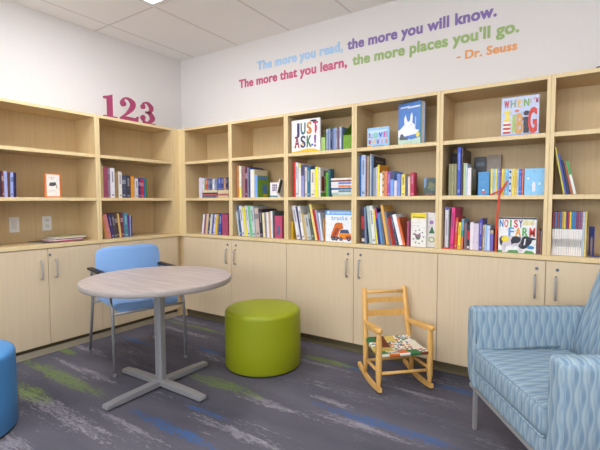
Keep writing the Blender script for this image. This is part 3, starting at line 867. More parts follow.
f.word('ASK!', .10, .16, .86, .36, [(150, 60, 80), (60, 56, 100), (50, 110, 84), (130, 80, 150)], .012)
for c, x, z_, a, b in (((220, 60, 60), .14, .2, .03, .03), ((240, 170, 50), .40, .27, .035, .03), ((60, 150, 110), .36, .44, .03, .03), ((90, 90, 190), .74, .22, .04, .03), ((40, 44, 60), .78, .93, .12, .03), ((230, 120, 60), .64, .66, .03, .04), ((90, 140, 200), .38, .62, .04, .03), ((220, 190, 60), .6, .84, .03, .03), ((210, 50, 90), .87, .7, .03, .1)):
    f.oval(c, x, z_, a, b)
f.done(1.302, .03, S1, 'white picture book lettered JUST ASK standing face out by the magazine files')
f = Face(.232, .236, .03, (240, 240, 240))
f.rect((96, 164, 226), 0, 1, .86, 1); f.oval((222, 236, 246), .11, .93, .05, .04); f.rect((170, 204, 234), .2, .92, .90, .95)
f.word('trucks', .22, .70, .60, .13, [(150, 190, 226)], .03)
f.poly((214, 108, 32), [(.19, .16), (.30, .44), (.36, .58), (.44, .62), (.62, .61), (.66, .44), (.56, .40), (.50, .30), (.46, .16)])
f.poly((160, 70, 40), [(.25, .18), (.40, .46), (.52, .44), (.46, .30), (.36, .15)])
f.poly((92, 70, 96), [(.20, .10), (.22, .17), (.92, .17), (.94, .09)])
f.poly((228, 136, 40), [(.50, .14), (.50, .29), (.86, .30), (.97, .23), (.96, .11), (.52, .11)])
f.poly((66, 78, 116), [(.53, .29), (.57, .40), (.82, .40), (.88, .29)]); f.rect((238, 156, 56), .50, .92, .24, .285)
f.poly((160, 66, 50), [(.74, .11), (.96, .11), (.95, .20), (.76, .20)])
for x in (.29, .40, .58, .86): f.oval((60, 54, 78), x, .10, .06, .06); f.oval((150, 148, 156), x, .10, .025, .025)
f.oval((110, 104, 60), .95, .76, .03, .03)
f.done(1.613, .03, ZW1, 'white book lettered trucks with an orange dump truck, face out')
f = Face(.163, .138, .014, (158, 200, 236))
f.rect((198, 222, 240), .08, .92, .70, .86); f.word('LOVE', .06, .50, .90, .26, [(220, 90, 96), (130, 200, 150), (80, 84, 196), (206, 82, 160)], .015)
for i, c in enumerate(((196, 70, 96), (228, 190, 100), (150, 110, 170), (196, 170, 200), (206, 150, 130))): f.oval(c, .12+.19*i, .28, .05, .12); f.oval((238, 206, 180), .12+.19*i, .43, .035, .04)
f.oval((232, 170, 70), .1, .07, .1, .05); f.rect((110, 140, 200), .25, .8, .03, .08)
f.done(1.945, .05, S1, 'small light blue book lettered LOVE standing face out below the wall quote')
f = Face(.182, .282, .048, (88, 136, 206))
f.poly((196, 220, 204), [(0, 0), (1, 0), (1, .16), (.6, .12), (0, .2)]); f.rect((62, 140, 130), .97, 1, 0, 1)
f.poly((240, 242, 246), [(0, .2), (0, .36), (.16, .42), (.28, .5), (.26, .64), (.33, .72), (.38, .62), (.42, .54), (.52, .56), (.54, .68), (.60, .76), (.64, .66), (.62, .52), (.72, .46), (.78, .34), (.92, .32), (.8, .24), (.5, .22)])
f.poly((92, 100, 112), [(.06, .14), (.1, .26), (.2, .28), (.28, .2), (.36, .16), (.42, .22), (.44, .12)]); f.oval((236, 220, 96), .86, .22, .08, .06)
for a, b, z_ in ((.1, .5, .88), (.42, .95, .86)): f.rect((224, 232, 246), a, b, z_, z_+.035)
f.rect((176, 196, 226), .74, .78, .42, .64)
f.done(2.162, .082, S1, 'large blue book with a white rabbit cover standing face out, angled', -.285)
f = Face(.196, .228, .024, (196, 206, 232))
RB = [(206, 60, 60), (92, 150, 110), (232, 200, 70), (120, 180, 90)]
f.rect((188, 198, 232), 0, 1, 0, .07); f.rect((92, 130, 200), .0, .9, 0, .04)
f.word('WHEN', .06, .74, .70, .19, [(196, 60, 66), (150, 170, 120), (230, 196, 120), (130, 170, 90)], .02); f.word('I\'M', .76, .80, .22, .12, [(224, 170, 70), (206, 120, 130), (206, 80, 120)], .02)
f.rect((240, 214, 60), .08, .26, .62, .67); f.rect((240, 214, 60), .13, .21, .44, .67); f.rect((240, 214, 60), .08, .26, .41, .46)
for i in range(6): f.rect([(196, 70, 50), (240, 230, 220)][i % 2], .06, .26, .08+.05*i, .13+.05*i)
f.rect((170, 190, 110), .30, .40, .1, .55); f.word('B', .40, .08, .22, .50, [(214, 156, 72)], .02); f.word('i', .58, .08, .2, .6, [(54, 54, 66)], .02)
f.word('G', .70, .08, .28, .62, [(214, 62, 48)], .03); f.oval((230, 120, 90), .42, .64, .06, .03); f.oval((70, 70, 80), .56, .42, .04, .05)
f.done(2.811, .05, S1, 'square collage-cover picture book standing face out on the top shelf, lettered in many colours')
f = Face(.198, .207, .06, (240, 238, 236))
f.rect((44, 46, 58), 0, 1, .955, 1)
f.word('NOISY', .02, .73, .64, .215, [(50, 120, 190), (222, 90, 50), (80, 160, 80), (206, 60, 60), (70, 60, 130)], .018)
f.rect((228, 222, 170), .64, .94, .80, .93); f.word('pop up', .65, .81, .28, .09, [(214, 200, 120), (226, 190, 190)], .0)
f.word('FARM', .26, .48, .73, .25, [(82, 150, 214), (236, 160, 50), (90, 176, 90), (214, 56, 46)], .018)
f.poly((214, 204, 212), [(.04, .40), (.10, .47), (.3, .485), (.56, .47), (.72, .46), (.72, .30), (.66, .20), (.65, .03), (.56, .03), (.54, .18), (.30, .20), (.22, .17), (.20, .03), (.10, .03), (.10, .2), (.04, .28)])
f.poly((38, 38, 50), [(.36, .24), (.34, .36), (.39, .46), (.50, .475), (.61, .44), (.60, .34), (.52, .27), (.46, .28)])
f.poly((38, 38, 50), [(.54, .20), (.60, .30), (.64, .44), (.72, .49), (.80, .47), (.86, .45), (.99, .43), (.98, .39), (.90, .38), (.88, .30), (.78, .16), (.68, .12), (.60, .13)])
f.poly((226, 220, 222), [(.70, .40), (.74, .42), (.72, .24), (.68, .22)])
f.poly((56, 54, 62), [(.03, .38), (.08, .46), (.16, .45), (.15, .34), (.11, .26), (.09, .18), (.05, .24)]); f.oval((236, 214, 40), .19, .385, .10, .085); f.oval((60, 140, 196), .86, .17, .10, .045)
f.poly((84, 150, 80), [(0, .0), (.12, .0), (.1, .06), (0, .06)]); f.poly((84, 150, 80), [(.22, .0), (.56, .0), (.52, .08), (.3, .07)]); f.poly((84, 150, 80), [(.68, .0), (.98, .0), (.9, .07), (.74, .08)])
f.done(2.8155, .02, ZW1, 'thick white board book lettered NOISY FARM with a black and white cow')
f = Face(.103, .226, .02, (236, 232, 224))
f.rect((240, 214, 40), 0, 1, .84, 1); f.poly((70, 66, 40), [(.12, .87), (.88, .86), (.88, .885), (.12, .895)]); f.rect((222, 214, 200), .1, .7, .7, .72); f.rect((222, 214, 200), .1, .6, .62, .64)
f.poly((150, 110, 130), [(.2, .42), (.45, .36), (.62, .42), (.66, .3), (.5, .2), (.34, .24)]); f.oval((100, 122, 84), .48, .26, .14, .05)
for i in range(9):
    a = 2*PI*i/9; f.oval((86, 88, 92), .5+.34*math.cos(a), .3+.2*math.sin(a), .05, .018, a)
f.done(2.277, .03, ZW1, 'white activity book with a yellow top band, standing face out', 0, 'two activity books standing face out')
f = Face(.098, .228, .02, (234, 230, 228))
f.oval((164, 130, 190), .62, .72, .14, .06); f.poly((226, 190, 110), [(.1, .6), (.3, .68), (.34, .66), (.16, .57)]); f.poly((60, 110, 70), [(.46, .4), (.84, .4), (.66, .62)]); f.poly((190, 80, 90), [(.05, .46), (.3, .38), (.3, .43), (.08, .52)])
f.oval((180, 190, 110), .64, .22, .22, .09); f.oval((234, 230, 228), .64, .22, .13, .05); f.poly((96, 76, 120), [(.02, .14), (.28, .14), (.14, .32)])
f.done(2.3455, .058, ZW1, 'white card-backed book with small icons, behind the yellow-topped one', 0, 'two activity books standing face out')
f = Face(.0635, .143, .012, (62, 140, 196)); f.oval((206, 60, 70), .5, .14, .14, .05); f.oval((226, 226, 230), .48, .22, .12, .03)
f.done(2.692, .040, S2, 'deep blue thin book standing face out at left of the striped series')
f = Face(.1005, .152, .012, (132, 196, 236)); f.oval((236, 236, 240), .2, .62, .07, .03); f.poly((232, 232, 236), [(.42, .12), (.38, .4), (.46, .52), (.56, .44), (.56, .14)]); f.oval((206, 224, 238), .76, .42, .07, .05)
f.done(2.9435, .036, S2, 'pale blue thin book standing face out at right of the striped series')
f = Face(.08, .117, .04, (70, 84, 78)); f.poly((112, 150, 190), [(0, .4), (0, 1), (.22, 1), (.12, .5)]); f.poly((120, 124, 80), [(.3, .4), (.5, .8), (.9, .62), (.8, .3)]); f.oval((96, 112, 100), .6, .4, .2, .12); f.rect((130, 86, 66), 0, 1, 0, .08)
f.done(2.357, .045, S2, 'small dark green book standing face out by the crimson book')
f = Face(.096, .122, .012, (236, 232, 232))
for i in range(3):
    for j in range(3): f.rect((118, 104, 140), .26+.18*i, .40+.18*i, .42+.16*j, .55+.16*j)
f.rect((96, 150, 170), .0, .86, 0, .12); f.poly((226, 132, 90), [(.86, 1), (1, 1), (1, .8)])
f.done(1.063, .055, S2, 'small white square card book with a purple grid, beside the upper row')
f = Face(.126, .1, .012, (226, 224, 220)); f.rect((60, 70, 66), .05, .95, .62, .92)
o = f.done(1.187, .075, S2, 'thin dark and white booklet leaning beside the purple grid book'); o.location = (1.170, .10, S2+.0006); o.rotation_euler = (0, 0, 0)
o.rotation_euler = Euler((0, R(-67), R(90)), 'XYZ'); 
f = Face(.115, .178, .014, (224, 124, 54)); f.rect((236, 230, 222), .10, .90, .05, .95); f.word('TWO', .2, .78, .4, .09, [(226, 180, 160)], .0); f.poly((84, 82, 86), [(.24, .48), (.3, .62), (.66, .64), (.7, .52), (.5, .47)]); f.oval((190, 180, 150), .72, .45, .05, .08); f.rect((214, 208, 200), .3, .6, .26, .3)
o = f.done(0, 0, S2, 'white book with an orange edge, standing face out alone on its shelf'); o.location = (-.06, -1.194, S2+.0004); o.rotation_euler.z = PI/2
f = Face(.072, .255, .03, (54, 54, 60)); f.rect((96, 110, 124), .2, .9, .76, .86)
f.done(2.627, .245, S2, 'tall dark book standing face out behind the deep blue thin book')
f = Face(.088, .262, .02, (146, 128, 114)); f.rect((160, 146, 134), .1, .9, .3, .9)
f.done(2.702, .25, S2, 'tall taupe book standing behind the striped series')
f = Face(.052, .285, .05, (44, 36, 44)); f.rect((66, 52, 52), .4, .9, .1, .9)
f.done(2.489, .225, S2, 'tall black book standing behind the three olive books')

# magazine files and the magazines between them
def mag_file(x, w, col_l, label):
    t = thing('magazine_file', label, 'magazine file', (x, .045, S1+.0004), 0, 'green magazine files on the top shelf')
    m = flat(col_l, .5); hf, hb, d = .105, .205, .23
    bm = new_bm(); prism(bm, [(0, 0), (d, 0), (d, hb), (d*.55, hb), (0, hf)], 0, .002, 0, 'x'); obj('side_panel', bm, m, t)
    bm = new_bm(); prism(bm, [(0, 0), (d, 0), (d, hb), (d*.55, hb), (0, hf)], w-.002, w, 0, 'x'); obj('side_panel', bm, m, t)
    bm = new_bm(); box(bm, (.0021, 0, 0), (w-.0021, .002, hf)); obj('front_panel', bm, m, t)
    bm = new_bm(); box(bm, (.0021, d-.002, 0), (w-.0021, d, hb)); obj('back_panel', bm, m, t)
    bm = new_bm(); box(bm, (.0021, .0021, 0), (w-.0021, d-.0021, .002)); obj('bottom_panel', bm, m, t)
mag_file(1.5665, .0345, (168, 200, 112), 'pale green magazine file between the JUST ASK book and the upright magazines')
mag_file(1.7535, .088, (112, 158, 34), 'bright green magazine file at the right end of the top shelf')
x = 1.603
for i, (t, h, c, l) in enumerate(((.012, .166, (176, 190, 218), 'pale blue'), (.010, .168, (110, 128, 170), 'denim blue'), (.012, .167, (150, 166, 208), 'lavender blue'), (.016, .166, (48, 48, 60), 'black'), (.013, .169, (104, 122, 168), 'mid blue'), (.013, .17, (140, 160, 206), 'sky blue'), (.012, .17, (176, 172, 184), 'grey'), (.010, .17, (96, 110, 150), 'slate blue'), (.009, .168, (122, 76, 76), 'maroon'), (.010, .172, (228, 228, 236), 'white'), (.011, .172, (120, 142, 190), 'cornflower blue'))):
    bm, mats, pg = book_bms(t, h, .2, c, 'lab' if i % 3 == 0 else ''); o = obj('magazine', bm, mats); o.location = (x, .056, S1+.0004); obj('pages', pg, PAGES, o); x += t+.0009
    tag(o, f'{l} magazine standing in the upright run between the green files', 'magazine', 'magazines between the green files')
print('mags end', x)
# blue bookend
t = thing('bookend', 'blue metal bookend beside the white-spined set', 'bookend', (3.262, .085, ZW1+.0004), R(-64))
bm = new_bm(); prism(bm, [(0, 0), (.014, 0), (.014, .095), (.02, .11), (.03, .11), (.036, .095), (.036, 0), (.05, 0), (.05, .165), (0, .165)], 0, .0025); obj('upright_plate', bm, flat((58, 76, 148), .4, 'blue_steel'), t)
bm = new_bm(); box(bm, (.0, .0026, 0), (.05, .10, .002)); obj('foot_plate', bm, flat((58, 76, 148), .4, 'blue_steel'), t)
# red ribbon
RIB = flat((214, 66, 34), .5, 'red_ribbon_satin')
def strip(bm, pts, w, th=.0012):
    t = new_bm(); P = [Vector(p) for p in smoothpts(pts, 5)]; n = len(P); rows = []
    for i, p in enumerate(P):
        d = (P[min(n-1, i+1)]-P[max(0, i-1)]).normalized()
        side = d.cross(Vector((0, -1, 0)))
        side = Vector((1, 0, 0)) if side.length < .2 else side.normalized()
        nn = side.cross(d).normalized()
        rows.append([t.verts.new(p+side*w*a+nn*th*b) for a, b in ((-.5, -.5), (.5, -.5), (.5, .5), (-.5, .5))])
    for i in range(n-1):
        for a in range(4): t.faces.new((rows[i][a], rows[i][(a+1) % 4], rows[i+1][(a+1) % 4], rows[i+1][a]))
    t.faces.new(rows[0]); t.faces.new(rows[-1][::-1]); merge(bm, t)
bm = new_bm()
strip(bm, [(2.858, .031, 1.242), (2.842, .028, 1.215), (2.826, .020, 1.18), (2.820, -.004, 1.165), (2.817, -.0065, 1.13), (2.812, -.004, 1.06), (2.807, .002, .98), (2.804, .01, .90), (2.803, .014, .8185)], .011)
strip(bm, [(2.836, .024, 1.204), (2.815, .014, 1.183), (2.79, .006, 1.169), (2.768, .008, 1.159)], .009)
tag(obj('ribbon', bm, RIB), 'red ribbon hanging over the shelf edge beside the farm book', 'ribbon')
bm = new_bm(); strip(bm, [(2.488, .006, .8186), (2.50, .012, .8225), (2.515, .010, .8222), (2.532, .016, .8186)], .010)
tag(obj('ribbon', bm, RIB), 'short red ribbon end lying on the worktop left of the hot pink book', 'ribbon')
# the dark thing on top of the bookcase, cut by the photo edge
t = thing('storage_tray', 'black open tray on top of the rightmost bookcase, at the photo edge', 'tray', (3.262, .03, ZT+.0003))
bm = new_bm(); prism(bm, [(.012, 0), (.26, 0), (.272, .05), (0, .012)], 0, .004); prism(bm, [(.012, 0), (.26, 0), (.272, .05), (0, .012)], .186, .19); obj('side_panel', bm, BLACK, t)
bm = new_bm(); box(bm, (.012, .0041, 0), (.26, .1859, .003)); obj('bottom_panel', bm, BLACK, t)

# ------------------------------------------------------------------ round table
t = thing('round_table', 'round grey wood-grain table on a silver cross base, in front of the blue chair', 'table', (1.122, -1.118, 0))
bm = new_bm(); lathe(bm, [(.427, .6418), (.430, .6455), (.430, .669), (.4275, .672)], 72)
o = obj('table_top', bm, [LAMINATE, LAMEDGE], t)
for p in o.data.polygons:
    if abs(p.normal.z) < .9: p.material_index = 1
bm = new_bm(); prism(bm, [(a*.028, b*.026) for a, b in ((-1, -.6), (-.6, -1), (-.12, -1), (-.06, -.9), (.06, -.9), (.12, -1), (.6, -1), (1, -.6), (1, .6), (.6, 1), (-.6, 1), (-1, .6))], .035, .624, 0, 'z'); obj('column', bm, GREY, t)
bm = new_bm(); box(bm, (-.16, -.025, .6242), (.16, .025, .6412), bev=.003); box(bm, (-.025, -.16, .6243), (.025, .16, .6411), bev=.003); obj('top_bracket', bm, GREY, t)
for i in range(4):
    a = i*PI/2; bm = new_bm()
    prism(bm, [(.02, .012), (.360, .008), (.367, .014), (.363, .032), (.28, .038), (.02, .046)], -.025, .025, bev=.004, M=Matrix.Rotation(a, 4, 'Z')); lg = obj('foot', bm, GREY, t)
    bm = new_bm(); tt = new_bm(); bmesh.ops.create_cone(tt, cap_ends=True, segments=16, radius1=.016, radius2=.016, depth=.0078); merge(bm, tt, 0, Matrix.Rotation(a, 4, 'Z') @ Matrix.Translation((.34, 0, .0041))); obj('glide', bm, BLACK, lg)

# ------------------------------------------------------------------ blue chair
t = thing('stacking_chair', 'blue plastic armchair with grey tube legs and black arm pads, behind the round table', 'chair', (.553, -.888, 0), R(-15))
def slab(bm, outline, zf, th, n=14, m=14):
    """soft plate: outline(u,v)->(x,y), zf(x,y)->top height"""
    tt = new_bm(); top, bot = [], []
    for i in range(n+1):
        ra, rb = [], []
        for j in range(m+1):
            p = outline(i/n, j/m); z_ = zf(*p, i/n, j/m)
            ed = min(i, n-i, j, m-j); dz = .006 if ed == 0 else 0
            ra.append(tt.verts.new((p[0], p[1], z_-dz))); rb.append(tt.verts.new((p[0], p[1], z_-th+dz)))
        top.append(ra); bot.append(rb)
    for i in range(n):
        for j in range(m):
            tt.faces.new((top[i][j], top[i+1][j], top[i+1][j+1], top[i][j+1])); tt.faces.new((bot[i][j+1], bot[i+1][j+1], bot[i+1][j], bot[i][j]))
    for i in range(n): tt.faces.new((top[i+1][0], top[i][0], bot[i][0], bot[i+1][0])); tt.faces.new((top[i][m], top[i+1][m], bot[i+1][m], bot[i][m]))
    for j in range(m): tt.faces.new((top[0][j], top[0][j+1], bot[0][j+1], bot[0][j])); tt.faces.new((top[n][j+1], top[n][j], bot[n][j], bot[n][j+1]))
    merge_smooth(bm, tt, 0)
def rr(u, v, x0, x1, y0, y1, p=3.2):
    a, b = 2*u-1, 2*v-1
    # squircle mapping
    k_ = max(abs(a), abs(b)); 
    if k_ < 1e-6: return ((x0+x1)/2, (y0+y1)/2)
    l_ = (abs(a/k_)**p+abs(b/k_)**p)**(1/p); s_ = 1/l_*1.0
    s_ = 1+(s_*1.0-1)*k_**3
    return ((x0+x1)/2+a*s_*(x1-x0)/2, (y0+y1)/2+b*s_*(y1-y0)/2)
bm = new_bm(); slab(bm, lambda u, v: rr(u, v, -.205, .27, -.225, .225, 9), lambda x, y, u, v: .452-.018*math.sin(PI*u)*math.sin(PI*v)-max(0, (x-.18))**2*3.2, .026); obj('seat', bm, SEATBLUE, t, 60)
bm = new_bm()
slab(bm, lambda u, v: rr(u, v, 0, .262, -.235, .235, 5.5), lambda x, y, u, v: (y/.235)**2*.035, .018)
bmesh.ops.transform(bm, matrix=Matrix.Translation((-.105, .012, .540)) @ Matrix.Rotation(R(-98), 4, 'Y') @ Matrix.Scale(1, 4), verts=bm.verts)
o = obj('backrest', bm, SEATBLUE, t, 60)
for s in (-1, 1):
    y = s*.243
    bm = new_bm(); tube(bm, [(-.285, y, .012), (-.18, y, .39), (-.172, y, .43), (-.178, y, .56), (-.184, y, .60), (-.176, y, .618), (-.155, y, .6225)], .0105, 12); obj('leg', bm, GREY, t)
    bm = new_bm(); tube(bm, [(.285, y, .012), (.271, y, .40), (.262, y, .438), (.24, y, .475), (.195, y, .575), (.18, y, .60), (.165, y, .617), (.14, y, .6225)], .0105, 12); obj('leg', bm, GREY, t)
    bm = new_bm(); tube(bm, [(-.155, y, .6225), (.14, y, .6225)], .0104, 12); obj('arm_tube', bm, GREY, t)
    bm = new_bm(); box(bm, (-.222, y-.022, .634), (.165, y+.022, .650), bev=.007, seg=3); obj('arm_pad', bm, BLACK, t, 40)
    for x in (-.285, .285):
        bm = new_bm(); lathe(bm, [(.013, .0003), (.014, .004), (.014, .022), (.0125, .024)], 16, 0, (x-.0006*(1 if x > 0 else -1), y)); obj('foot_cap', bm, flat((120, 120, 122), .5, 'grey_plastic'), t)
bm = new_bm()
for x in (-.177, .270): tube(bm, [(x, -.243, .402), (x, .243, .402)], .0095, 10)
for y in (-.13, .13): tube(bm, [(-.177, y, .402), (.268, y, .402)], .0085, 10)
obj('cross_rail', bm, GREY, t)
bm = new_bm()
for s in (-1, 1): tube(bm, [(-.16, s*.13, .402), (-.185, s*.13, .43), (-.175, s*.13, .50), (-.150, s*.13, .66)], .0085, 10)
obj('back_support', bm, GREY, t)

# ------------------------------------------------------------------ stools
def stool(x, y, m, label):
    t = thing('drum_stool', label, 'stool', (x, y, 0), 0, 'vinyl drum stools')
    r = .259
    bm = new_bm(); lathe(bm, [(r-.008, .0003), (r-.006, .003), (r-.006, .012)], 56); obj('base', bm, BLACK, t)
    bm = new_bm(); lathe(bm, [(r-.004, .0122), (r, .018), (r, .16), (r+.001, .25), (r, .355)]+[(r-.028+.028*math.cos(R(a)), .368+.028*math.sin(R(a))) for a in (0, 15, 30, 45, 60, 75, 90)]+[(r*.75, .400), (r*.45, .403), (r*.15, .404)], 72)
    b = obj('upholstery', bm, m, t, 50)
    return t
stool(1.419, -.496, LIME, 'round lime green vinyl drum stool beside the table')
stool(.727, -2.013, BLUEV, 'round bright blue vinyl drum stool at the lower left photo edge')

# ------------------------------------------------------------------ child's rocking chair
t = thing('rocking_chair', 'small golden pine child\'s rocking chair with a colourful woven seat', 'rocking chair', (2.302, -.285, 0), R(-46.5))
def zr(x): return .9-math.sqrt(.81-(x+.03)**2)
for s in (-1, 1):
    y = s*.160
    bm = new_bm(); xs = [-.240+i*(.150+.240)/16 for i in range(17)]
    prism(bm, [(x, zr(x)+.0004) for x in xs]+[(x, zr(x)+.026) for x in xs[::-1]], y-.010, y+.010); obj('rocker', bm, PINE, t, 30)
    zb = zr(.12)+.0255
    bm = new_bm(); tube(bm, [(.12, y, zb), (.12, y, zb+.02), (.12, y, zb+.05), (.12, y, .16), (.12, y, .25), (.12, y, .30), (.12, y, .335), (.12, y, .361)], .016, 16, radii=[.011, .012, .017, .0182, .018, .0175, .014, .011]); obj('front_post', bm, PINE, t)
    yb = s*.143; zb = zr(-.118)+.0255
    bm = new_bm(); tube(bm, [(-.118, s*.158, zb), (-.125, s*.155, .10), (-.14, s*.15, .21), (-.175, yb, .38), (-.208, s*.138, .545), (-.2095, s*.138, .553), (-.21, s*.138, .557)], .0155, 16, radii=[.011, .017, .018, .018, .017, .014, .008]); obj('back_post', bm, PINE, t)
    bm = new_bm(); prism(bm, [(-.168, yb-.010), (-.06, s*.156-.016), (.10, s*.162-.020), (.14, s*.163-.018), (.153, s*.163-.007), (.153, s*.163+.007), (.14, s*.163+.018), (.10, s*.162+.020), (-.06, s*.156+.016), (-.168, yb+.010)], .3605, .390, 0, 'z', bev=.010, M=Matrix(((1,0,0,0),(0,1,0,0),(.11,0,1,-.016),(0,0,0,1)))); obj('armrest', bm, PINE, t, 40)
    bm = new_bm(); tube(bm, [(-.122, s*.156, .112), (.118, y, .128)], .009, 12); obj('side_rung', bm, PINE, t)
bm = new_bm(); tube(bm, [(.12, -.158, .118), (.12, .158, .118)], .0095, 12); obj('front_rung', bm, PINE, t)
bm = new_bm(); tube(bm, [(-.122, -.154, .105), (-.122, .154, .105)], .009, 12); obj('back_rung', bm, PINE, t)
bm = new_bm(); tube(bm, [(-.204, -.140, .527), (-.204, .140, .527)], .0105, 12); obj('top_rail', bm, PINE, t)
for z_, hh in ((.474, .034), (.392, .040)):
    x = -.14-(z_-.21)/.347*.07
    bm = new_bm()
    for i in range(8):
        a, b = -.142+i*.0355, -.142+(i+1)*.0355
        ca, cb = .010*(1-(a/.142)**2), .010*(1-(b/.142)**2)
        prism(bm, [(x-ca-.004, a), (x-cb-.004, b), (x-cb+.004, b), (x-ca+.004, a)], z_-hh/2, z_+hh/2, 0, 'z')
    bmesh.ops.remove_doubles(bm, verts=bm.verts, dist=1e-5); obj('back_slat', bm, PINE, t, 40)
k = N('woven_tape', .8, .2)
uvn = k.n('ShaderNodeUVMap'); sp_ = k.n('ShaderNodeSeparateXYZ'); k.link(uvn.outputs[0], sp_.inputs[0])
cu_, cv_ = k.math('FLOOR', k.math('MULTIPLY', sp_.outputs[0], 5)), k.math('FLOOR', k.math('MULTIPLY', sp_.outputs[1], 4))
cmb = k.n('ShaderNodeCombineXYZ'); k.link(cu_, cmb.inputs[0]); k.link(cv_, cmb.inputs[1]); cmb.inputs[2].default_value = 4.3
wn = k.n('ShaderNodeTexWhiteNoise'); k.link(cmb.outputs[0], wn.inputs['Vector'])
def const_ramp(k, f, cols):
    r_ = k.n('ShaderNodeValToRGB'); r_.color_ramp.interpolation = 'CONSTANT'; e = r_.color_ramp.elements
    e[0].color = rgba(cols[0]); e[1].position = 1/len(cols); e[1].color = rgba(cols[1])
    for i in range(2, len(cols)): x_ = e.new(i/len(cols)); x_.color = rgba(cols[i])
    k.link(f, r_.inputs[0]); return r_.outputs[0]
bigc = const_ramp(k, wn.outputs[0], [(214, 112, 50), (64, 116, 70), (226, 218, 200), (120, 66, 44), (150, 170, 190), (206, 180, 96), (84, 140, 84), (226, 226, 222)])
cmb2 = k.n('ShaderNodeCombineXYZ'); k.link(k.math('FLOOR', k.math('MULTIPLY', sp_.outputs[0], 30)), cmb2.inputs[0]); k.link(k.math('FLOOR', k.math('MULTIPLY', sp_.outputs[1], 26)), cmb2.inputs[1])
wn2 = k.n('ShaderNodeTexWhiteNoise'); k.link(cmb2.outputs[0], wn2.inputs['Vector'])
smallc = const_ramp(k, wn2.outputs[0], [(228, 222, 210), (80, 96, 130), (216, 130, 66), (230, 228, 224), (120, 150, 110), (236, 226, 200)])
sel = k.math('GREATER_THAN', k.n('ShaderNodeTexWhiteNoise').outputs[0], 2.0)
cmb3 = k.n('ShaderNodeCombineXYZ'); k.link(cu_, cmb3.inputs[0]); k.link(cv_, cmb3.inputs[1]); cmb3.inputs[2].default_value = 9.1
wn3 = k.n('ShaderNodeTexWhiteNoise'); k.link(cmb3.outputs[0], wn3.inputs['Vector'])
k.color(k.mix(k.math('GREATER_THAN', wn3.outputs[0], .72), bigc, smallc))
chk = k.n('ShaderNodeTexChecker'); chk.inputs['Scale'].default_value = 30; k.link(uvn.outputs[0], chk.inputs['Vector']); k.bump(chk.outputs[1], .4, .002)
bm = new_bm()
n = 12; rows_ = []
for i in range(n+1):
    u = i/n; x = -.146+u*.276; hw = .152+u*.012; z_ = .250-u*.014-.012*math.sin(PI*u); rows_.append([(x, -hw+2*hw*j/n, z_-.010*math.sin(PI*j/n)*math.sin(PI*u)) for j in range(n+1)])
vt = [[bm.verts.new(p) for p in r_] for r_ in rows_]; vb = [[bm.verts.new((p[0], p[1], p[2]-.022)) for p in r_] for r_ in rows_]
for i in range(n):
    for j in range(n): bm.faces.new((vt[i][j], vt[i+1][j], vt[i+1][j+1], vt[i][j+1])); bm.faces.new((vb[i][j+1], vb[i+1][j+1], vb[i+1][j], vb[i][j]))
for i in range(n):
    bm.faces.new((vt[i+1][0], vt[i][0], vb[i][0], vb[i+1][0])); bm.faces.new((vt[i][n], vt[i+1][n], vb[i+1][n], vb[i][n]))
    bm.faces.new((vt[0][i], vt[0][i+1], vb[0][i+1], vb[0][i])); bm.faces.new((vt[n][i+1], vt[n][i], vb[n][i], vb[n][i+1]))
bmesh.ops.recalc_face_normals(bm, faces=bm.faces)
be = [e for e in bm.edges if len(e.link_faces) == 2 and e.calc_face_angle() > 1.0]
bmesh.ops.bevel(bm, geom=be, offset=.009, segments=3, profile=.5, affect='EDGES', clamp_overlap=True)
lay = bm.loops.layers.uv.new('UVMap')
for f_ in bm.faces:
    for l_ in f_.loops: c_ = l_.vert.co; l_[lay].uv = ((c_.y+.162)/.324, (c_.x+.142+ (.242-c_.z)*.4*(abs(f_.normal.x) > .7))/.268)
obj('woven_seat', bm, k.m, t, 40)

